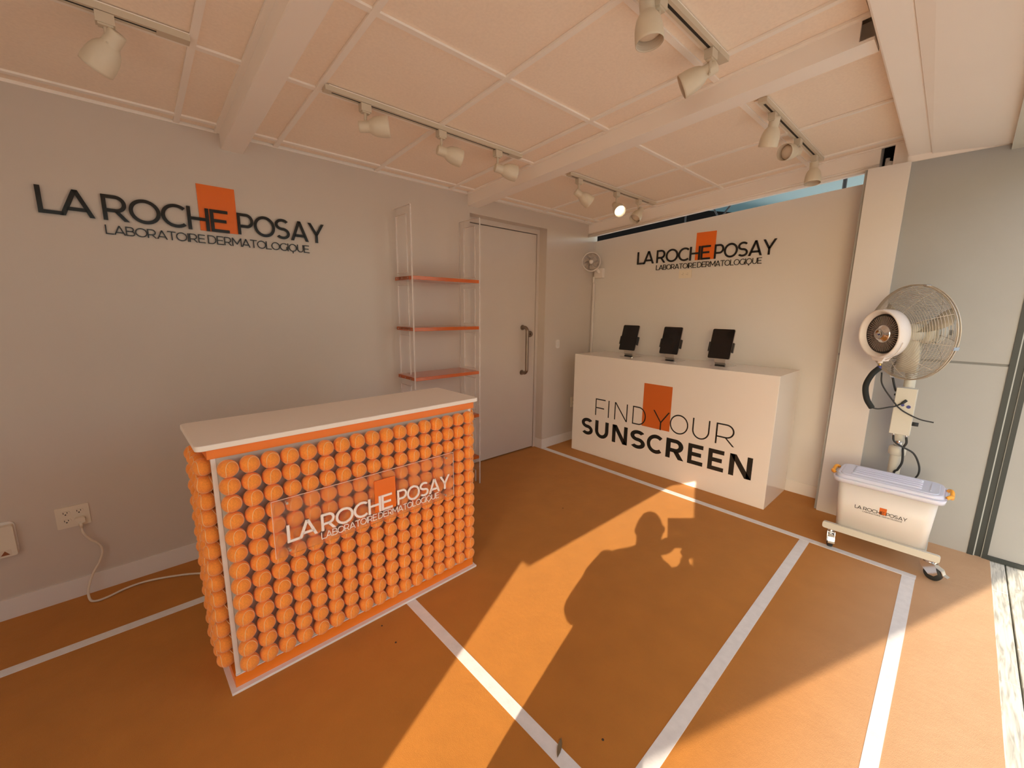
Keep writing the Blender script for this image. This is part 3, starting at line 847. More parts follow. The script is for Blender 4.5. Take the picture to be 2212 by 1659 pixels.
# ------------------------------------------------------------------ tracks and spotlights
def track(label, x0, x1, yc, extra=None):
    e = empty('light_track', ((x0+x1)/2, yc, zceil(yc)), label, 'track', 'ceiling light tracks')
    hw = 0.0185; b0 = zceil(yc)-0.030
    def zz(y, d): return zceil(y)-d
    pl = MB()
    pl.prism([(x0+0.01, yc-0.02, zz(yc-0.02, 0.003)), (x1+0.005, yc-0.02, zz(yc-0.02, 0.003)), (x1+0.005, yc+0.042, zz(yc+0.042, 0.003)), (x0+0.01, yc+0.042, zz(yc+0.042, 0.003))], (0, 0, 1), 0.003)
    pl.build('mounting_plate', M['bar'], e)
    t = MB()
    for ya_, yb_ in ((yc-hw, yc-0.006), (yc+0.006, yc+hw)):
        t.prism([(x0, ya_, zz(yc, 0.022)), (x1, ya_, zz(yc, 0.022)), (x1, yb_, zz(yc, 0.022)), (x0, yb_, zz(yc, 0.022))], (0, 0, 1), 0.022)
    t.box((x0-0.006, yc-hw-0.001, zz(yc, 0.023)), (x0+0.025, yc+hw+0.001, zz(yc, 0.002)))
    t.box((x1-0.09, yc-hw-0.001, zz(yc, 0.0235)), (x1+0.003, yc+hw+0.001, zz(yc, 0.002)))
    t.build('rail', M['track'], e)
    MB().box((x0+0.026, yc-0.006, zz(yc, 0.0205)), (x1-0.09, yc+0.006, zz(yc, 0.004))).build('slot', M['slot'], e)
    return e
TY, TY2 = 2.060, 0.842
track('light track over the left logo, cut by the upper frame edge', -0.85, 0.278, TY)
track('light track with three spotlights in front of the ball counter', 0.757, 1.940, TY)
track('light track nearest the front, between the two boxed beams', 0.72, 1.950, TY2)
track('light track above the grey post end, near the front beam', 2.432, 3.605, TY2)
track('light track carrying the one lit spotlight', 2.420, 3.600, TY)

def spot_parts():
    """meshes of a spotlight: the adapter at the origin, stem down, head built along +Z from its own origin"""
    ad = MB().box((-0.024, -0.0165, -0.034), (0.024, 0.0165, -0.002)); ad.box((-0.019, -0.0125, -0.040), (0.019, 0.0125, -0.034))
    st = MB().cyl((0, 0, -0.040), (0, 0, -0.066), 0.0068, 12); st.cyl((0, 0, -0.066), (0, 0, -0.082), 0.0048, 10)
    st.lathe([(0.0001, -0.006), (0.005, -0.0045), (0.0065, 0), (0.005, 0.0045), (0.0001, 0.006)], (0, 0, -0.084), (0, 0, 1), 12)
    hd = MB()
    prof = [(0.0001, -0.002), (0.019, -0.002), (0.0235, 0.0), (0.0248, 0.004), (0.0250, 0.020), (0.0250, 0.044), (0.0262, 0.047), (0.0330, 0.056), (0.0390, 0.068), (0.0430, 0.082), (0.0455, 0.098), (0.0465, 0.114), (0.0465, 0.130), (0.0460, 0.138), (0.0445, 0.1385)]
    hd.lathe(prof, (0, 0, 0), (0, 0, 1), 32, 0)
    inner = [(0.0445, 0.1385), (0.0437, 0.130), (0.0438, 0.114), (0.0425, 0.096), (0.038, 0.078), (0.031, 0.064), (0.0001, 0.062)]
    hd.lathe(inner, (0, 0, 0), (0, 0, 1), 32, 1)
    for h in (0.118, 0.126, 0.134):
        hd.lathe([(0.0442, h-0.0012), (0.0425, h), (0.0442, h+0.0012)], (0, 0, 0), (0, 0, 1), 32, 1)
    return ad.mesh('adapter', M['track']), st.mesh('stem', M['track']), hd
AD, ST, HD = spot_parts()
HM = HD.mesh('lamp_head', [M['lamp'], M['lampin']])
def bulb_mesh(mt):
    b = MB().lathe([(0.0001, 0.120), (0.012, 0.119), (0.024, 0.116), (0.036, 0.110), (0.0395, 0.104), (0.030, 0.085), (0.016, 0.070)], (0, 0, 0), (0, 0, 1), 24)
    return b.mesh('bulb', mt)
BOFF = bulb_mesh(M['lampin']); BON = bulb_mesh(M['bulb'])
def spot(x, ty, joint, B, d, label, on=False):
    z0 = zceil(ty)-0.022
    e = empty('track_spotlight', (x, ty, z0), label, 'spotlight', 'cream spotlights on the ceiling tracks')
    def ch(name, me, loc=(0, 0, 0), rot=None, par=None):
        o = bpy.data.objects.new(name, me); COL.objects.link(o); o.parent = par or e; o.location = loc
        if rot is not None: o.rotation_mode = 'QUATERNION'; o.rotation_quaternion = rot
        return o
    ch('adapter', AD); ch('stem', ST)
    d = Vector(d).normalized()
    q = d.to_track_quat('Z', 'Y')
    h = ch('lamp_head', HM, Vector(B)-Vector((x, ty, z0)), q)
    ch('bulb', BON if on else BOFF, (0, 0, 0), None, h)
    return e
lampdata = [
 (0.056, TY, (0.084, 2.057, 2.339), (-0.48, 0.48, -0.735), 'wide spotlight above the left logo, tilted toward the wall', False),
 (0.936, TY, (0.912, 2.081, 2.289), (0.86, -0.485, 0.10), 'first spotlight of the middle track, pointing level with its mouth open sideways', False),
 (1.357, TY, (1.343, 2.078, 2.295), (0.95, -0.26, -0.17), 'middle spotlight of the track in front of the ball counter', False),
 (1.755, TY, (1.749, 2.075, 2.293), (0.936, -0.33, -0.122), 'last spotlight of the middle track, in front of the second boxed beam', False),
 (2.533, TY, (2.524, 2.080, 2.304), (0.72, -0.42, -0.52), 'spotlight left of the lit one, turned toward the far wall', False),
 (3.015, TY, (3.010, 2.070, 2.291), (-0.45, -0.70, -0.55), 'glowing spotlight, the only lit one, aimed at the viewer', True),
 (3.345, TY, (3.366, 2.044, 2.309), (-0.71, -0.02, -0.70), 'spotlight right of the lit one, aimed steeply down', False),
 (2.600, TY2, (2.607, 0.831, 2.453), (0.23, 0.24, -0.935), 'first spotlight by the post end, hanging straight down past its stem', False),
 (3.075, TY2, (3.100, 0.842, 2.407), (-0.945, 0.26, -0.19), 'middle spotlight by the post end, its round mouth facing out', False),
 (3.458, TY2, (3.473, 0.843, 2.432), (-0.16, -0.07, -0.975), 'last spotlight by the post end, hanging down before the slot', False),
 (1.418, TY2, (1.383, 0.870, 2.465), (0.03, -0.14, -0.985), 'large near spotlight hanging down at the top frame edge', False),
 (1.826, TY2, (1.855, 0.830, 2.422), (-0.38, 0.81, -0.42), 'near spotlight at the end of the front track, tilted sideways', False)]
for x, ty, B, d, lb, on in lampdata: spot(x, ty, None, B, d, lb, on)

# ------------------------------------------------------------------ outlets, box, cord, switch
def outlet_face(fr, parent, cx, cz, sw=0.033, shh=0.024):
    f = MB().prism([fr.p(cx+x, cz+z, 0.006) for x, z in round_rect(-sw/2, -shh/2, sw/2, shh/2, 0.010)], fr.n, 0.003).build('socket', M['plate'], parent)
    h = MB()
    for dx, z0, z1 in ((-0.0065, 0.000, 0.008), (0.0065, 0.001, 0.008)):
        h.prism([fr.p(cx+dx-0.0012, cz+z0, 0.0088), fr.p(cx+dx+0.0012, cz+z0, 0.0088), fr.p(cx+dx+0.0012, cz+z1, 0.0088), fr.p(cx+dx-0.0012, cz+z1, 0.0088)], fr.n, 0.0006)
    h.prism([fr.p(cx+0.003*math.cos(a*PI/5), cz-0.005+0.003*math.sin(a*PI/5), 0.0088) for a in range(10)], fr.n, 0.0006)
    h.build('slot', M['hole'], f)
    return f
def wl_frame(x): return Frame((x, w1y(x), 0), (1, 0.0135, 0), (0, 0, 1), W1N)
fo = wl_frame(-0.299)
quad = empty('wall_outlet', fo.p(0, 0.425), 'ivory double outlet with a plug, low on the left wall', 'outlet')
MB().prism([fo.p(x, 0.4245+z, 0) for x, z in round_rect(-0.0575, -0.053, 0.0575, 0.053, 0.004)], fo.n, 0.006).build('cover_plate', M['plate'], quad)
for dx in (-0.024, 0.022):
    for dz in (0.021, -0.019): outlet_face(fo, quad, dx, 0.4245+dz)
plug = empty('power_cord', fo.p(0.022, 0.40), 'ivory power cord looping from the outlet to the ball counter', 'cord')
pg = MB()
pg.prism([fo.p(0.022+x, 0.404+z, 0.009) for x, z in round_rect(-0.018, -0.014, 0.018, 0.014, 0.008)], fo.n, 0.022)
pg.cyl(fo.p(0.022, 0.398, 0.022), fo.p(0.024, 0.365, 0.026), 0.010, 12, r2=0.006)
pg.build('plug', M['plate'], plug)
w0 = Vector((-0.299, w1y(-0.299), 0))
cpts = [fo.p(0.022, 0.375, 0.024), fo.p(0.026, 0.335, 0.03), fo.p(0.045, 0.295, 0.03), fo.p(0.073, 0.255, 0.028), fo.p(0.078, 0.215, 0.03), fo.p(0.062, 0.165, 0.034), fo.p(0.030, 0.11, 0.045), fo.p(0.010, 0.05, 0.066),
        Vector((-0.285, 2.745, 0.010)), Vector((-0.262, 2.722, 0.006)), Vector((-0.22, 2.725, 0.006)), Vector((-0.158, 2.751, 0.006)), Vector((-0.084, 2.757, 0.006)), Vector((0.017, 2.725, 0.006)), Vector((0.14, 2.655, 0.006)), Vector((0.30, 2.50, 0.006)), Vector((0.36, 2.25, 0.006)), Vector((0.37, 2.075, 0.020))]
MB().tube(smooth_path(cpts, 8), 0.0052, 10).build('cable', M['cord'], plug)

fb_ = wl_frame(-0.55)
box_ = empty('junction_box', fb_.p(0, 0.39), 'cream wall box with a warning triangle sticker, beside the outlet', 'box')
MB().prism([fb_.p(x, 0.39+z, 0) for x, z in round_rect(-0.066, -0.080, 0.068, 0.080, 0.022, 6)], fb_.n, 0.006).build('back_plate', M['trim'], box_)
MB().prism([fb_.p(x, 0.385+z, 0.006) for x, z in round_rect(-0.062, -0.072, 0.064, 0.072, 0.008, 4)], fb_.n, 0.026).build('cover', M['plate'], box_)
st_ = MB().prism([fb_.p(x, z, 0.032) for x, z in ((-0.05, 0.318), (0.047, 0.318), (0.047, 0.346), (-0.05, 0.346))], fb_.n, 0.0005).build('sticker', M['cord'], box_)
MB().prism([fb_.p(x, z, 0.0326) for x, z in ((0.014, 0.322), (0.042, 0.322), (0.028, 0.3425))], fb_.n, 0.0004).build('warning_triangle', M['warn'], st_)
MB().prism([fb_.p(x, z, 0.0325) for x, z in ((-0.012, 0.444), (0.000, 0.444), (0.000, 0.447), (-0.012, 0.447))], fb_.n, 0.0006).build('slot', M['hole'], box_)

fs = wl_frame(3.297)
sw_ = empty('wall_switch', fs.p(0, 1.097), 'small rounded white switch plate between door and corner', 'switch')
MB().prism([fs.p(x, 1.097+z, 0) for x, z in round_rect(-0.026, -0.044, 0.026, 0.044, 0.016, 5)], fs.n, 0.008).build('plate', M['trim'], sw_)
MB().prism([fs.p(x, 1.097+z, 0.008) for x, z in round_rect(-0.012, -0.024, 0.012, 0.024, 0.006, 4)], fs.n, 0.004).build('rocker', M['panelwall'], sw_)
fq = wl_frame(3.590)
o2 = empty('wall_outlet', fq.p(0, 0.436), 'white outlet half hidden behind the display counter end', 'outlet')
MB().prism([fq.p(x, 0.436+z, 0) for x, z in round_rect(-0.036, -0.058, 0.036, 0.058, 0.006)], fq.n, 0.007).build('cover_plate', M['plate'], o2)
for dz in (0.02, -0.02): outlet_face(fq, o2, 0, 0.436+dz)
fg = Frame((W2X, 1.853, 0), (0, -1, 0), (0, 0, 1), (-1, 0, 0))
o3 = empty('wall_outlet', fg.p(0, 1.792), 'white sideways outlet under the far wall logo', 'outlet')
MB().prism([fg.p(x, 1.792+z, 0) for x, z in round_rect(-0.060, -0.037, 0.060, 0.037, 0.004)], fg.n, 0.006).build('cover_plate', M['plate'], o3)
MB().prism([fg.p(x, 1.792+z, 0.006) for x, z in round_rect(-0.036, -0.018, 0.036, 0.018, 0.003)], fg.n, 0.003).build('insert', M['plate'], o3)
hh = MB()
for cx in (-0.020, 0.020):
    for dx, dz in ((-0.007, -0.004), (0.003, 0.007), (0.003, -0.007)):
        hh.prism([fg.p(cx+dx-0.003, 1.792+dz-0.0012, 0.009), fg.p(cx+dx+0.003, 1.792+dz-0.0012, 0.009), fg.p(cx+dx+0.003, 1.792+dz+0.0012, 0.009), fg.p(cx+dx-0.003, 1.792+dz+0.0012, 0.009)], fg.n, 0.0006)
hh.build('slot', M['hole'], o3)

# ------------------------------------------------------------------ little fan in the corner
lf = empty('wall_fan', (3.84, 2.79, 1.84), 'small white wall fan up in the corner beside the far wall', 'fan')
FC = Vector((3.745, 2.835, 1.958)); fa = Vector((-0.80, -0.60, 0.03)).normalized()
ring = MB().lathe([(0.099, -0.035), (0.101, 0.0), (0.099, 0.032), (0.095, 0.035), (0.091, 0.032), (0.091, -0.035)], FC, fa, 40, closed=True)
ring.build('shroud', M['smallfan'], lf)
e1 = fa.orthogonal().normalized(); e2 = fa.cross(e1)
MB().lathe([(0.0001, 0.040), (0.018, 0.039), (0.022, 0.033), (0.022, 0.0), (0.026, -0.06), (0.0001, -0.065)], FC, fa, 20).build('hub', M['smallfan'], lf)
for k in range(6):
    b = MB(); vs = []
    for r, a_, wv in ((0.02, 0, 0.22), (0.045, 0.15, 0.34), (0.07, 0.35, 0.36), (0.086, 0.55, 0.30)):
        for sgn in (-1, 1):
            t = k*PI/3+a_+sgn*wv
            vs.append(FC+(e1*math.cos(t)+e2*math.sin(t))*r+fa*(0.012*sgn))
    vs2 = [v-fa*0.002 for v in vs]
    b.add(vs+vs2, [(0, 1, 3, 2), (2, 3, 5, 4), (4, 5, 7, 6), (8, 10, 11, 9), (10, 12, 13, 11), (12, 14, 15, 13), (6, 7, 15, 14)], 0, True)
    b.build('blade', M['smallblade'], lf)
gl = MB()
for r in (0.088, 0.072, 0.056, 0.040, 0.026):
    gl.tube([FC+fa*0.034+(e1*math.cos(2*PI*i/36)+e2*math.sin(2*PI*i/36))*r for i in range(36)], 0.0006, 4, closed=True)
for k in range(12):
    t = 2*PI*k/12; dv = e1*math.cos(t)+e2*math.sin(t)
    gl.tube([FC+fa*0.035+dv*0.018, FC+fa*0.034+dv*0.094], 0.0006, 4)
tag(gl.build('grille', M['smallfan'], lf), kind='stuff')
br = MB().box((3.845, 2.755, 1.795), (W2X, 2.865, 1.90)); br.cyl((3.86, 2.80, 1.85), FC-fa*0.05, 0.02, 12)
br.build('bracket', M['smallfan'], lf, bevel=0.004)
MB().cyl((3.83, 2.856, 1.745), (3.83, 2.856, 1.81), 0.010, 10).build('cord_grip', M['smallfan'], lf)
cdt = MB().box((3.855, 2.862, 0.05), (3.872, 2.882, 1.745))
tag(cdt.build('cable_conduit', M['trim']), 'thin white cable conduit running down the corner from the small fan', 'conduit')

# ------------------------------------------------------------------ tablets on stands
def tablet(yc, label, lean=0.070, yaw_=0.0):
    z0 = fz
    e = empty('tablet_stand', (3.60, yc, z0), label, 'tablet', 'tablets on the white display counter')
    def P(x, y, z): return Vector((x, yc+y, z0+z))
    MB().prism([(x+3.610, yc-0.034+y, z0) for x, y in round_rect(-0.100, -0.072, 0.100, 0.072, 0.004)], (0, 0, 1), 0.004).build('base_plate', M['chrome'], e)
    stem = MB()
    pr = [(0.012, 0.004), (0.012, 0.012), (-0.004, 0.030), (-0.010, 0.060), (0.004, 0.11), (0.03, 0.17)]
    vs = []
    for x, z in pr:
        for y in (-0.043, 0.042): vs.append(P(3.585+x, y-0.012, z))
    for x, z in pr:
        for y in (-0.043, 0.042): vs.append(P(3.591+x, y-0.012, z))
    n = len(pr)
    fs_ = []
    for i in range(n-1):
        fs_ += [(2*i, 2*i+1, 2*i+3, 2*i+2), (2*n+2*i, 2*n+2*i+2, 2*n+2*i+3, 2*n+2*i+1), (2*i, 2*i+2, 2*n+2*i+2, 2*n+2*i), (2*i+1, 2*n+2*i+1, 2*n+2*i+3, 2*i+3)]
    stem.add(vs, fs_, 0, False); stem.build('stem', M['stand'], e)
    ft = MB().box((3.578, yc-0.052, z0+0.004), (3.60, yc+0.024, z0+0.010)); ft.build('foot', M['tabblack'], e)
    # screen
    up = Vector((lean, 0, 0.240)).normalized(); n_ = Vector((0, 1, 0)).cross(up)
    n_ = -n_ if n_.x > 0 else n_
    fr = Frame((3.578, yc, z0+0.060), (0, -1, 0), up, n_)
    hgt = 0.249; wd = 0.0865
    b = MB().prism([fr.p(x, z, -0.004) for x, z in round_rect(-wd-0.003, -0.003, wd+0.003, hgt+0.003, 0.013)], fr.n, 0.006)
    b.build('case', M['stand'], e)
    sc = MB().prism([fr.p(x, z, 0.002) for x, z in round_rect(-wd, 0, wd, hgt, 0.011)], fr.n, 0.0035).build('screen', M['screen'], e)
    MB().prism([fr.p(x, z, 0.0056) for x, z in round_rect(-wd+0.009, 0.018, wd-0.009, hgt-0.018, 0.002)], fr.n, 0.0003).build('display', M['screen'], sc)
    cl_ = MB().prism([fr.p(x, z, -0.020) for x, z in ((-wd-0.010, 0.060), (wd+0.010, 0.060), (wd+0.010, 0.135), (-wd-0.010, 0.135))], fr.n, 0.014)
    for sg in (-1, 1):
        cl_.prism([fr.p(sg*(wd+0.002), 0.058, -0.020), fr.p(sg*(wd+0.012), 0.058, -0.020), fr.p(sg*(wd+0.012), 0.138, -0.020), fr.p(sg*(wd+0.002), 0.138, -0.020)], fr.n, 0.024)
    cl_.build('clamp', M['tabblack'], e)
    return e
tablet(2.233, 'black tablet on a pale stand, nearest the corner fan')
tablet(1.804, 'black tablet on a pale stand, middle of the three')
tablet(1.366, 'black tablet on a pale stand, nearest the boarded post')

# ------------------------------------------------------------------ misting fan on its trolley
mf = empty('misting_fan', (3.30, 0.19, 0), 'large pedestal misting fan with wire cage and white nozzle ring', 'fan')
BX0, BX1 = 3.118, 3.50
fbm = MB().prism([(3.118, y, z) for y, z in round_rect(-0.072, 0.113, 0.455, 0.153, 0.012)], (1, 0, 0), 0.022); fbm.build('front_bar', M['fanpaint'], mf)
MB().prism([(3.48, y, z) for y, z in round_rect(0.06, 0.113, 0.37, 0.153, 0.012)], (1, 0, 0), 0.022).build('rear_bar', M['fanpaint'], mf)
MB().box((3.14, 0.33, 0.117), (3.48, 0.36, 0.136)).build('side_bar', M['fanpaint'], mf); MB().box((3.14, 0.07, 0.117), (3.48, 0.10, 0.136)).build('side_bar', M['fanpaint'], mf)
MB().box((3.14, -0.015, 0.127), (3.48, 0.40, 0.137)).build('tray', M['fanpaint'], mf)
def caster(x, y, ang):
    e = empty('caster', (x, y, 0)); e.parent = mf; e.location = Vector((x, y, 0))-mf.location
    c, s = math.cos(ang), math.sin(ang)
    def P(a, b, z): return Vector((x+a*c-b*s, y+a*s+b*c, z))
    sv = MB().cyl((x, y, 0.113), (x, y, 0.104), 0.027, 18); sv.cyl((x, y, 0.104), (x, y, 0.094), 0.022, 18)
    sv.box((x-0.03, y-0.03, 0.110), (x+0.03, y+0.03, 0.114))
    fk = MB()
    o_ = 0.026   # trail of the wheel behind the swivel
    for sg in (-1, 1):
        pts = [(-0.030, 0.096), (0.032, 0.096), (o_+0.024, 0.048), (o_+0.010, 0.031), (o_-0.014, 0.031), (-0.028, 0.070)]
        fk.prism([P(a, sg*0.017, z) for a, z in pts], P(0, sg*1, 0)-P(0, 0, 0), 0.0025)
    fk.obox(P(0.002, 0, 0.095), (P(0.024, 0, 0)-P(0, 0, 0)), (P(0, 0.0195, 0)-P(0, 0, 0)), (0, 0, 0.0025))
    sv_o = sv.build('swivel', M['chrome'], e)
    fk.build('fork', M['chrome'], e)
    wh = MB().lathe([(0.012, -0.013), (0.036, -0.013), (0.0395, -0.009), (0.0395, 0.009), (0.036, 0.013), (0.012, 0.013)], P(o_, 0, 0.0395), P(0, 1, 0)-P(0, 0, 0), 28)
    wh.build('wheel', M['rubber'], e)
    MB().cyl(P(o_, -0.0205, 0.0395), P(o_, 0.0205, 0.0395), 0.008, 10).build('axle', M['chrome'], e)
    lv = MB()
    for (a0, z0), (a1, z1) in (((0.020, 0.092), (0.060, 0.074)), ((0.060, 0.074), (0.070, 0.050)), ((0.068, 0.052), (0.088, 0.046))):
        v0, v1 = P(a0, 0, z0), P(a1, 0, z1)
        ax = (v1-v0)*0.52; ay = (P(0, 1, 0)-P(0, 0, 0))*0.017; az = ax.cross(ay).normalized()*0.0018
        lv.obox((v0+v1)/2, ax, ay, az)
    lv.build('brake_lever', M['chrome'], e)
caster(3.150, 0.412, math.radians(195)); caster(3.150, -0.032, math.radians(-108))
caster(3.480, 0.33, math.radians(120)); caster(3.480, 0.115, math.radians(100))
# pole
px, py = 3.475, 0.196
pz = MB().lathe([(0.036, 0.137), (0.034, 0.16), (0.030, 0.17), (0.030, 0.585), (0.031, 0.587)], (px, py, 0), (0, 0, 1), 24)
pz.build('lower_pole', M['fanpaint'], mf)
MB().lathe([(0.033, 0.580), (0.041, 0.586), (0.042, 0.612), (0.041, 0.628), (0.036, 0.634), (0.024, 0.640), (0.022, 0.640)], (px, py, 0), (0, 0, 1), 24).build('collar', M['fanpaint'], mf)
kn = MB().cyl((px, py-0.03, 0.607), (px-0.005, py-0.072, 0.607), 0.008, 10); kn.cyl((px-0.005, py-0.062, 0.607), (px-0.006, py-0.080, 0.607), 0.016, 12)
MB().cyl((px, py, 0.63), (px, py, 0.70), 0.0215, 20).build('chrome_tube', M['chrome'], mf)
MB().lathe([(0.0225, 0.675), (0.034, 0.677), (0.035, 0.73), (0.030, 0.74), (0.0265, 0.745), (0.0265, 1.32)], (px, py, 0), (0, 0, 1), 24).build('upper_pole', M['fanpaint'], mf)
cbx = empty('control_box', (0, 0, 0)); cbx.parent = mf; cbx.location = Vector((3.43, 0.19, 0.87))-mf.location
MB().box((3.385, 0.150, 0.730), (3.446, 0.243, 1.015)).build('case', M['fanpaint'], cbx, bevel=0.003)
MB().cyl((3.42, 0.150, 0.800), (3.42, 0.122, 0.800), 0.012, 16).build('knob', M['rubber'], cbx)
MB().cyl((3.386, 0.176, 0.905), (3.380, 0.176, 0.905), 0.0095, 16).build('button', M['blue'], cbx)
MB().cyl((3.386, 0.203, 0.912), (3.381, 0.203, 0.912), 0.008, 16).build('button', M['blue'], cbx)
gl2 = MB()
for y, z in ((0.222, 0.731), (0.164, 0.731)): gl2.cyl((3.415, y, z), (3.415, y, z-0.018), 0.006, 10)
gl2.build('cable_gland', M['chrome'], cbx)
gl3 = MB()
for z in (0.965, 0.925, 0.99): gl3.cyl((3.42, 0.243, z), (3.42, 0.252, z), 0.006, 8)
gl3.build('toggle', M['rubber'], cbx)
# head
hc = Vector((3.355, 0.2275, 1.3435)); ha = Vector((-0.73, 0.68, -0.05)).normalized()
# cage frame
h1 = ha.cross(Vector((0, 0, 1))).normalized(); h2 = h1.cross(ha)
def HP(r, t, d): return hc+ha*d+(h1*math.cos(t)+h2*math.sin(t))*r
RIM = 0.273
def dome(r, sgn):
    f = min(1, r/RIM)
    return sgn*((0.125 if sgn > 0 else 0.105)*(1-f**3.2))
def cage(sgn, r0, nr):
    g = MB()
    for i in range(nr):
        r = r0+(RIM-0.004-r0)*i/(nr-1)
        g.tube([HP(r, 2*PI*k/56, dome(r, sgn)+0.004*sgn) for k in range(56)], 0.0015, 4, closed=True)
    for k in range(10):
        t = 2*PI*k/10+0.2
        g.tube([HP(r0+(RIM-r0)*q/10, t, dome(r0+(RIM-r0)*q/10, sgn)+0.002*sgn) for q in range(11)], 0.0017, 5)
    return g
tag(cage(1, 0.085, 23).build('front_cage', M['wire'], mf, fix=False), kind='stuff')
tag(cage(-1, 0.07, 24).build('rear_cage', M['wire'], mf, fix=False), kind='stuff')
rim = MB()
for d in (-0.008, 0.006): rim.tube([HP(RIM, 2*PI*k/72, d) for k in range(72)], 0.0034, 6, closed=True)
rim.build('cage_rim', M['wire'], mf)
for t in (0.25, 0.25+PI/2, 0.25+PI, 0.25+1.5*PI):
    MB().obox(HP(RIM+0.003, t, 0), ha*0.014, (HP(1, t, 0)-hc)*0.004, (h1*-math.sin(t)+h2*math.cos(t))*0.009).build('clip', M['chrome'], mf)
for k in range(3):
    b = MB(); vs = []
    t0 = 2*PI*k/3+0.6
    for r, wv, tw in ((0.045, 0.34, 0.030), (0.11, 0.34, 0.026), (0.18, 0.28, 0.020), (0.240, 0.20, 0.014)):
        for q in (-1, -0.33, 0.33, 1):
            vs.append(HP(r, t0+q*wv, -0.02+q*tw))
    nn = len(vs); vs += [v-ha*0.0025 for v in vs]
    fs_ = []
    for i in range(3):
        for j in range(3):
            a = i*4+j; fs_ += [(a, a+1, a+5, a+4), (nn+a, nn+a+4, nn+a+5, nn+a+1)]
    for i in range(3):
        a = i*4; fs_ += [(a, a+4, nn+a+4, nn+a), (a+3, nn+a+3, nn+a+7, a+7)]
    fs_ += [(12, 13, 14, 15, nn+15, nn+14, nn+13, nn+12)]
    b.add(vs, fs_, 0, True); b.build('blade', M['fanpaint'], mf)
MB().lathe([(0.0001, 0.03), (0.04, 0.025), (0.05, 0.0), (0.05, -0.05), (0.03, -0.06)], hc, ha, 24).build('blade_hub', M['fanpaint'], mf)
mo = MB().lathe([(0.03, -0.055), (0.062, -0.06), (0.066, -0.075), (0.066, -0.15), (0.058, -0.165), (0.0001, -0.168)], hc, ha, 26)
mo.lathe([(0.067, -0.09), (0.070, -0.092), (0.070, -0.10), (0.067, -0.102)], hc, ha, 26)
mo.lathe([(0.067, -0.115), (0.070, -0.117), (0.070, -0.125), (0.067, -0.127)], hc, ha, 26)
mo.build('motor', M['fanpaint'], mf)
neck = MB().tube(smooth_path([(px, py, 1.28), (px, py, 1.31), hc-ha*0.07-h2*0.035, hc-ha*0.11-h2*0.02], 5), 0.024, 12); neck.build('neck', M['fanpaint'], mf)
MB().cyl(hc-ha*0.12-h1*0.0+Vector((0.02, -0.03, 0)), hc-ha*0.12+Vector((0.045, -0.085, 0.0)), 0.016, 12).build('tilt_knob', M['rubber'], mf)
# nozzle ring at the front
nz = empty('mist_nozzle', (0, 0, 0)); nz.parent = mf; NC = hc+ha*0.150; nz.location = NC-mf.location
MB().lathe([(0.118, -0.035), (0.126, -0.040), (0.138, -0.030), (0.142, 0.0), (0.140, 0.030), (0.134, 0.036), (0.128, 0.030), (0.112, -0.004), (0.108, -0.03)], NC, ha, 48, closed=True).build('shroud', M['fanwhite'], nz)
MB().lathe([(0.0001, -0.012), (0.108, -0.012), (0.116, -0.002), (0.113, 0.006), (0.106, 0.006), (0.102, -0.002), (0.0001, -0.004)], NC, ha, 40).build('disc', M['slotdark'], nz)
fins = MB()
for k in range(48):
    t = 2*PI*k/48
    for ra, rb, tw in ((0.052, 0.078, 0.05), (0.078, 0.103, -0.02)):
        a_, b_ = HP(ra, t, 0), HP(rb, t+tw, 0)
        a_ = a_+ha*0.154; b_ = b_+ha*0.155
        ax = (b_-a_)*0.5; ay = ha.cross(ax).normalized()*0.0021; az = ha*0.004
        fins.obox((a_+b_)/2, ax, ay, az)
fins.build('fins', M['finmetal'], nz)
MB().lathe([(0.053, -0.004), (0.053, 0.010), (0.046, 0.014), (0.036, 0.024), (0.030, 0.030), (0.022, 0.030), (0.020, 0.027), (0.0001, 0.027)], NC, ha, 32).build('hub_cap', M['chrome'], nz)
em = MB()
fe = Frame(NC+ha*0.0272, h1, h2, ha)
em.prism([fe.p(0.013*math.cos(a*PI/8), 0.013*math.sin(a*PI/8), 0) for a in range(16)], ha, 0.0005); em.build('badge', M['fanpaint'], nz)
MB().prism([fe.p(x, z, 0.0006) for x, z in ((-0.010, 0.0), (-0.004, 0.004), (0.002, -0.001), (0.010, 0.003), (0.008, -0.006), (0.0, -0.009), (-0.008, -0.006))], ha, 0.0004).build('wave_emblem', M['blue'], nz)
sp_ = MB()
sp_.prism([NC+h1*x+h2*z-ha*0.02 for x, z in ((-0.055, -0.120), (0.055, -0.120), (0.030, -0.158), (-0.030, -0.158))], ha, 0.04)
sp_.cyl(NC+h2*-0.155, NC+h2*-0.172, 0.012, 14)
sp_.build('water_collar', M['fanwhite'], nz)
MB().cyl(NC+h2*-0.172, NC+h2*-0.190, 0.007, 10).build('brass_fitting', M['brass'], nz)
MB().cyl(NC+h2*-0.188, NC+h2*-0.208, 0.0085, 10).build('blue_collar', M['blue'], nz)
arcs = MB().tube([NC+ha*0.02+(h1*math.cos(t)+h2*math.sin(t))*0.156 for t in [math.radians(v) for v in range(195, 255, 6)]], 0.003, 6)
arcs.build('water_tube', M['fanwhite'], nz)
hs = NC+h2*-0.200
MB().tube(smooth_path([hs, hs+Vector((0.0, 0.030, -0.045)), hs+Vector((0.03, 0.052, -0.12)), hs+Vector((0.05, 0.040, -0.20)), hs+Vector((0.07, 0.012, -0.255))], 8), 0.0155, 12).build('foam_hose', M['foam'], mf)
he_ = hs+Vector((0.07, 0.012, -0.255))
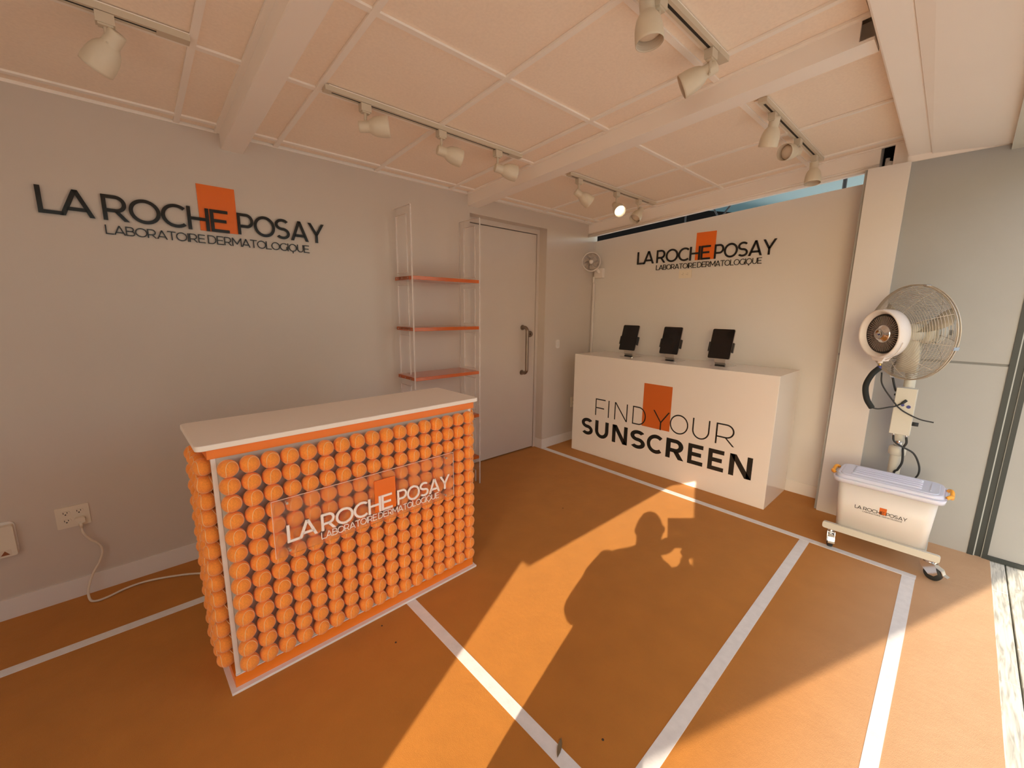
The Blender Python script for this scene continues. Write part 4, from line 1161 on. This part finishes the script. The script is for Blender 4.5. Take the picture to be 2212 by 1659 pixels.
MB().tube(smooth_path([he_, he_+Vector((0.02, -0.03, -0.005)), he_+Vector((0.03, -0.075, 0.012)), Vector((3.378, 0.235, 0.90)), Vector((3.375, 0.205, 0.925)), Vector((3.383, 0.190, 0.943))], 7), [0.0042]*28+[0.008]*8, 8).build('hose_lead', M['rubber'], mf)
MB().tube(smooth_path([hs+Vector((0.03, -0.01, -0.03)), hs+Vector((0.04, -0.02, -0.10)), hs+Vector((0.05, -0.07, -0.18)), Vector((3.37, 0.205, 0.885)), Vector((3.37, 0.125, 0.845)), Vector((3.375, 0.060, 0.835))], 8), 0.004, 8).build('cable', M['rubber'], mf)
MB().tube(smooth_path([hc-ha*0.05-h2*0.10+h1*0.02, Vector((3.43, 0.275, 1.15)), Vector((3.43, 0.277, 1.09)), Vector((3.43, 0.265, 1.04)), Vector((3.42, 0.252, 1.0)), Vector((3.42, 0.246, 0.99))], 8), 0.0055, 8).build('cable', M['rubber'], mf)
MB().tube(smooth_path([(3.415, 0.222, 0.715), (3.40, 0.212, 0.68), (3.40, 0.175, 0.655), (3.41, 0.12, 0.625), (3.42, 0.088, 0.56), (3.43, 0.082, 0.50), (3.44, 0.10, 0.44), (3.45, 0.12, 0.30), (3.46, 0.15, 0.16)], 8), 0.005, 8).build('cable', M['rubber'], mf)
MB().tube(smooth_path([(3.415, 0.164, 0.715), (3.41, 0.158, 0.68), (3.41, 0.168, 0.645), (3.42, 0.164, 0.60), (3.42, 0.162, 0.55), (3.43, 0.175, 0.50), (3.44, 0.19, 0.45), (3.45, 0.16, 0.2), (3.46, 0.16, 0.15)], 8), 0.006, 8).build('cable', M['rubber'], mf)

# ------------------------------------------------------------------ water bin on the trolley
bin_ = empty('water_bin', (3.23, 0.195, 0.139), 'white lidded plastic bin with small printed logo, standing on the fan trolley', 'bin')
def tapered(x0, x1, y0, y1, z0, z1, grow, r, mb, thick=None):
    a = round_rect(x0, y0, x1, y1, r, 6); b = round_rect(x0-grow[0], y0-grow[1], x1+grow[0], y1+grow[1], r*1.15, 6)
    k = len(a)
    vs = [(x, y, z0) for x, y in a]+[(x, y, z1) for x, y in b]
    mb.add(vs, [tuple(range(k))[::-1], tuple(range(k, 2*k))], 0, False)
    mb.add(vs, [(i, (i+1) % k, k+(i+1) % k, k+i) for i in range(k)], 0, True)
bd = MB(); tapered(3.142, 3.362, -0.008, 0.397, 0.139, 0.448, (0.026, 0.018), 0.035, bd); body_ = bd.build('body', M['bin'], bin_)
ld_ = MB()
tapered(3.095, 3.385, -0.048, 0.437, 0.442, 0.468, (0.004, 0.004), 0.045, ld_)
tapered(3.099, 3.381, -0.044, 0.433, 0.466, 0.488, (-0.010, -0.010), 0.045, ld_)
tapered(3.122, 3.358, -0.020, 0.410, 0.486, 0.492, (-0.003, -0.003), 0.03, ld_)
ld_.build('lid', M['lid'], bin_)
for x in (3.165, 3.205, 3.245, 3.285, 3.315):
    MB().tube([(x, 0.052, 0.491), (x, 0.062, 0.4935), (x, 0.348, 0.4935), (x, 0.358, 0.491)], 0.006, 10).build('rib', M['lid'], bin_)
MB().box((3.165, 0.012, 0.491), (3.315, 0.018, 0.4945)).build('rib', M['lid'], bin_)
for y, sg in ((0.439, 1), (-0.050, -1)):
    hp_ = smooth_path([(3.17, y, 0.470), (3.18, y+sg*0.012, 0.478), (3.20, y+sg*0.018, 0.474), (3.24, y+sg*0.020, 0.455), (3.28, y+sg*0.018, 0.474), (3.30, y+sg*0.012, 0.478), (3.31, y, 0.470)], 5)
    MB().tube(hp_, 0.0095, 10).build('clip_handle', M['handle_o'], bin_)
bfr = Frame((3.142, 0, 0.139), (0, -1, 0), Vector((-0.026, 0, 0.309)), Vector((-0.309, 0, -0.026)))
def bx(y): return -y
zo = 0.139
pr = MB()
for t, y0, y1, la in (('LA', 0.315, 0.283, True), ('ROCHE', 0.276, 0.180, False), ('POSAY', 0.173, 0.083, False)):
    word(bfr, t, -y0, -y1, 0.2935-zo, 0.3145-zo, 0.135, 0.0005, 0.0014, M['black'], None, gap=0.07, la_overlap=la, joined=pr)
for t, y0, y1 in (('LABORATOIRE', 0.277, 0.194), ('DERMATOLOGIQUE', 0.190, 0.102)):
    word(bfr, t, -y0, -y1, 0.2805-zo, 0.2875-zo, 0.11, 0.0005, 0.0014, M['black'], None, gap=0.08, joined=pr)
pr.build('printed_lettering', M['black'], body_, fix=False)
MB().prism([bfr.p(-0.204, 0.2945-zo, 0.0001), bfr.p(-0.172, 0.2945-zo, 0.0001), bfr.p(-0.172, 0.3365-zo, 0.0001), bfr.p(-0.204, 0.3365-zo, 0.0001)], bfr.n, 0.0003).build('orange_square', M['orange_vinyl'], body_)

# ------------------------------------------------------------------ the photographer, behind the viewpoint: only the shadow shows
sa_, ca_ = math.sin(SUN_AZ), math.cos(SUN_AZ)
def ST_(s, t, z): return Vector((s*ca_-t*sa_, s*sa_+t*ca_, z))
M['skin'] = mat('skin', (0.55, 0.34, 0.25), 0.5)
M['coat'] = mat('dark_jacket_cloth', (0.045, 0.05, 0.07), 0.85, bump=0.2, scale=200)
M['hair'] = mat('dark_hair', (0.03, 0.02, 0.015), 0.6, bump=0.3, scale=300)
M['jeans'] = mat('denim', (0.06, 0.08, 0.15), 0.85, bump=0.2, scale=300)
M['shoe'] = mat('shoe_leather', (0.05, 0.04, 0.035), 0.5)
bs, bt = -0.45, 0.135
person = empty('person', ST_(bs, bt, 0), 'person behind the viewpoint holding up a phone, seen only as a shadow on the carpet', 'person')
def skin_obj(name, verts, edges, radii, mt, root=0, parent=person, sub=2):
    me = bpy.data.meshes.new(name)
    me.from_pydata([tuple(Vector(v)-person.location) for v in verts], edges, [])
    me.materials.append(mt)
    o = bpy.data.objects.new(name, me); COL.objects.link(o); o.parent = parent
    md = o.modifiers.new('skin', 'SKIN'); md.use_smooth_shade = True
    for i, sv in enumerate(me.skin_vertices[0].data):
        r_ = radii[i]; sv.radius = r_ if isinstance(r_, tuple) else (r_, r_); sv.use_root = (i == root)
    sb = o.modifiers.new('sub', 'SUBSURF'); sb.levels = sub; sb.render_levels = sub
    return o
hl, hr_ = ST_(-0.11, 0.070, 1.305), ST_(-0.11, -0.085, 1.31)     # wrists
el, er = ST_(-0.36, 0.392, 1.085), ST_(-0.36, -0.135, 1.085)        # elbows
shl, shr = ST_(bs, bt+0.185, 1.365), ST_(bs, bt-0.185, 1.365)
lt = bt+0.13
V = [ST_(bs, bt+0.085, 0.93), ST_(bs, bt+0.035, 1.10), ST_(bs, bt, 1.28), ST_(bs, bt, 1.385), ST_(bs+0.01, bt, 1.46), ST_(bs+0.015, bt, 1.55), ST_(bs+0.015, bt, 1.66),
     shl, el, hl, shr, er, hr_,
     ST_(bs, lt+0.065, 0.87), ST_(bs, lt+0.105, 0.48), ST_(bs-0.02, lt+0.11, 0.09), ST_(bs+0.13, lt+0.125, 0.035),
     ST_(bs, lt-0.125, 0.87), ST_(bs, lt-0.105, 0.48), ST_(bs-0.02, lt-0.11, 0.09), ST_(bs+0.13, lt-0.125, 0.035)]
Ed = [(0, 1), (1, 2), (2, 3), (3, 4), (4, 5), (5, 6), (3, 7), (7, 8), (8, 9), (3, 10), (10, 11), (11, 12), (0, 13), (13, 14), (14, 15), (15, 16), (0, 17), (17, 18), (18, 19), (19, 20)]
Rr = [0.13, 0.12, 0.135, 0.10, 0.055, 0.085, 0.075, 0.058, 0.042, 0.028, 0.058, 0.042, 0.028, 0.085, 0.06, 0.04, 0.035, 0.085, 0.06, 0.04, 0.035]
body = skin_obj('body', V, Ed, Rr, M['skin'])
hd_ = bt
fwd = Vector((math.cos(yaw), math.sin(yaw), 0)); sid = Vector((-math.sin(yaw), math.cos(yaw), 0)); upv = Vector((0, 0, 1))
HC = ST_(bs+0.015, bt, 1.59)
def head_pt(th, ph_):
    a, b, c = math.cos(ph_)*math.cos(th), math.cos(ph_)*math.sin(th), math.sin(ph_)
    ra, rb, rc = 0.098, 0.078, 0.118
    k = 1.0
    if c < -0.2: k = 1-0.22*(-c-0.2)
    nose = 0.020*math.exp(-((th)/0.16)**2-((ph_+0.12)/0.16)**2)
    eye = -0.008*(math.exp(-((th-0.42)/0.16)**2-((ph_-0.10)/0.10)**2)+math.exp(-((th+0.42)/0.16)**2-((ph_-0.10)/0.10)**2))
    lip = 0.006*math.exp(-(th/0.28)**2-((ph_+0.47)/0.06)**2)+0.008*math.exp(-(th/0.3)**2-((ph_+0.85)/0.15)**2)
    g = 1+(nose+eye+lip)/0.09
    return HC+fwd*a*ra*k*g+sid*b*rb*k*g+upv*c*rc
hm = MB(); nu, nv = 48, 32
hvs = [head_pt(2*PI*i/nu-PI, -PI/2+PI*j/nv) for j in range(nv+1) for i in range(nu)]
hm.add(hvs, [(j*nu+i, j*nu+(i+1) % nu, (j+1)*nu+(i+1) % nu, (j+1)*nu+i) for j in range(nv) for i in range(nu)], 0, True)
head = hm.build('head', M['skin'], person)
for sg in (-1, 1):
    MB().lathe([(0.0001, -0.012), (0.012, -0.006), (0.0135, 0), (0.012, 0.006), (0.0001, 0.012)], HC+fwd*0.082+sid*sg*0.034+upv*0.012, fwd, 14).build('eye', M['lid'], head)
    MB().lathe([(0.0001, 0.0005), (0.0055, 0.0), (0.006, -0.002)], HC+fwd*0.0945+sid*sg*0.034+upv*0.012, fwd, 12).build('iris', M['black'], head)
    er_ = MB().tube([HC+sid*sg*(0.078+0.014*math.sin(PI*i/8))+upv*(0.035-0.065*i/8)-fwd*(0.012*math.sin(PI*i/8)) for i in range(9)], [0.006, 0.009, 0.011, 0.011, 0.010, 0.009, 0.009, 0.008, 0.006], 8)
    er_.build('ear', M['skin'], head)
hrm = MB(); hv2 = []
for j in range(17):
    ph_ = -0.35+(PI/2+0.35)*j/16
    for i in range(nu):
        th = 2*PI*i/nu-PI
        lim = 0.75 if abs(th) < 1.15 else -0.35
        p_ = max(ph_, lim) if j < 16 else PI/2
        hv2.append(HC+(head_pt(th if abs(th) > 0.9 else math.copysign(0.9, th) if False else th, p_)-HC)*1.075)
hrm.add(hv2, [(j*nu+i, j*nu+(i+1) % nu, (j+1)*nu+(i+1) % nu, (j+1)*nu+i) for j in range(16) for i in range(nu)], 0, True)
hrm.build('hair', M['hair'], person)
# jacket: flared body and sleeves; trousers; shoes
jk = MB(); rings = [(1.425, 0.085, 0.075, 0), (1.40, 0.15, 0.095, 0), (1.36, 0.200, 0.115, 0), (1.28, 0.205, 0.130, 0.01), (1.10, 0.205, 0.135, 0.035), (0.95, 0.210, 0.15, 0.075), (0.75, 0.222, 0.165, 0.120), (0.55, 0.235, 0.175, 0.150), (0.50, 0.238, 0.175, 0.155)]
jv = []
for z, a_, b_, dt in rings:
    for i in range(36):
        t = 2*PI*i/36
        jv.append(ST_(bs+b_*math.sin(t), bt+dt+a_*math.cos(t), z))
jk.add(jv, [(j*36+i, j*36+(i+1) % 36, (j+1)*36+(i+1) % 36, (j+1)*36+i) for j in range(len(rings)-1) for i in range(36)], 0, True)
coat = jk.build('jacket', M['coat'], person)
MB().tube(smooth_path([shl-Vector((0, 0, 0.005)), (shl+el)/2+ST_(0, 0.012, 0), el, (el*2+hl)/3, hl*0.85+el*0.15], 5), [0.072]*5+[0.064]*5+[0.054]*5+[0.046]*5+[0.040], 16).build('sleeve', M['coat'], person)
MB().tube(smooth_path([shr-Vector((0, 0, 0.005)), (shr+er)/2-ST_(0, 0.012, 0), er, (er*2+hr_)/3, hr_*0.85+er*0.15], 5), [0.072]*5+[0.064]*5+[0.054]*5+[0.046]*5+[0.040], 16).build('sleeve', M['coat'], person)
for sg in (-1, 1):
    MB().tube(smooth_path([ST_(bs, lt-0.03+sg*0.095, 0.90), ST_(bs, lt+sg*0.105, 0.48), ST_(bs-0.02, lt+sg*0.11, 0.10)], 6), [0.100-0.003*i for i in range(13)], 18).build('trouser_leg', M['jeans'], person)
    a_ = ST_(bs-0.055, lt+sg*0.11, 0.04); b_ = ST_(bs+0.18, lt+sg*0.128, 0.028)
    MB().tube(smooth_path([a_, ST_(bs-0.02, lt+sg*0.112, 0.048), ST_(bs+0.07, lt+sg*0.12, 0.042), ST_(bs+0.14, lt+sg*0.126, 0.034), b_], 4), [0.030]+[0.040]*7+[0.038]*4+[0.034]*4+[0.022], 14).build('shoe', M['shoe'], person)
# phone held level, lens at the viewpoint
PF, PR, PU = F.normalized(), R1.normalized(), U1.normalized()
PC = Vector((0, 0, 1.45))-PF*0.014
phone = empty('phone', PC, 'dark phone held at the viewpoint, with an added flap to fill out its shadow', 'phone')
MB().obox(PC+PR*0.060-PU*0.012, PR*0.092, PU*0.052, PF*0.004).build('case', M['tabblack'], phone, bevel=0.003)
MB().obox(PC+PR*0.060-PU*0.108-PF*0.002, PR*0.092, PU*0.043, PF*0.002).build('shadow_flap', M['coat'], phone)  # flap added below the phone to close a gap in the cast shadow
MB().obox(PC+PR*0.060-PU*0.012-PF*0.0043, PR*0.082, PU*0.040, PF*0.0003).build('display', M['screen'], phone)
def hand(wrist, inner, side):
    """palm and five bent fingers closing on one end of the phone"""
    h = MB()
    c = inner
    d = (c-wrist)
    h.tube([wrist, wrist+d*0.35, wrist+d*0.7, c], [0.028, 0.040, 0.042, 0.030], 12)
    o = PR*side
    for k, (u, ln) in enumerate(((0.022, 0.070), (0.004, 0.078), (-0.014, 0.074), (-0.031, 0.060))):
        b0 = c+PU*u
        p1 = b0+o*0.012+PF*0.036
        p2 = p1-o*ln*0.30+PF*0.002
        p3 = p1-o*ln*0.62+PF*0.002
        h.tube(smooth_path([b0, b0+o*0.014+PF*0.006, p1-PF*0.004, p1-o*ln*0.18, p2], 3), [0.0095]*4+[0.009]*4+[0.008]*5, 8)
    t0 = c-PU*0.008-PF*0.012
    h.tube(smooth_path([t0, t0-PF*0.012+o*0.002, t0-PF*0.014-o*0.022+PU*0.012, t0-PF*0.012-o*0.038+PU*0.018], 3), [0.012]*4+[0.010]*4+[0.009]*2, 8)
    return h.build('hand', M['skin'], person)
hand(hl, PC-PR*0.022-PU*0.095-PF*0.066, -1)
hand(hr_, PC+PR*0.130-PU*0.095-PF*0.066, 1)

# ------------------------------------------------------------------ bits of dirt on the carpet
M['speck'] = mat('dirt', (0.06, 0.035, 0.02), 0.9)
leaf = MB()
lpts = [(0.0, -0.036), (0.006, -0.018), (0.008, 0.0), (0.005, 0.018), (0.0, 0.034), (-0.005, 0.016), (-0.007, 0.0), (-0.005, -0.018)]
LO, la = Vector((0.914, 0.733, 0.0022)), -1.046
leaf.prism([LO+Vector((x*math.cos(la)-y*math.sin(la), x*math.sin(la)+y*math.cos(la), 0.0008+abs(x)*0.25)) for x, y in lpts], (0, 0, 1), 0.0006)
tag(leaf.build('dry_leaf', mat('dry_leaf', (0.20, 0.14, 0.07), 0.8)), 'small dry leaf lying on the white tape line at the bottom frame edge', 'leaf')
for x, y, r_, lb in ((1.045, 0.651, 0.0045, 'round dark dirt speck on the shaded carpet right of the leaf'), (0.716, 1.510, 0.0045, 'larger dark dirt crumb on the carpet before the ball counter, farther from its skirting'),
                     (0.714, 1.642, 0.0038, 'small dark dirt crumb close to the ball counter skirting'), (2.232, 1.848, 0.0040, 'dirt crumb on the carpet between the door and the slogan counter')):
    sp = MB().lathe([(0.0001, 0.003), (r_*0.7, 0.0025), (r_, 0.0008), (r_, 0.0)], (x, y, 0.0), (0, 0, 1), 9)
    tag(sp.build('dirt_speck', M['speck']), lb, 'dirt')
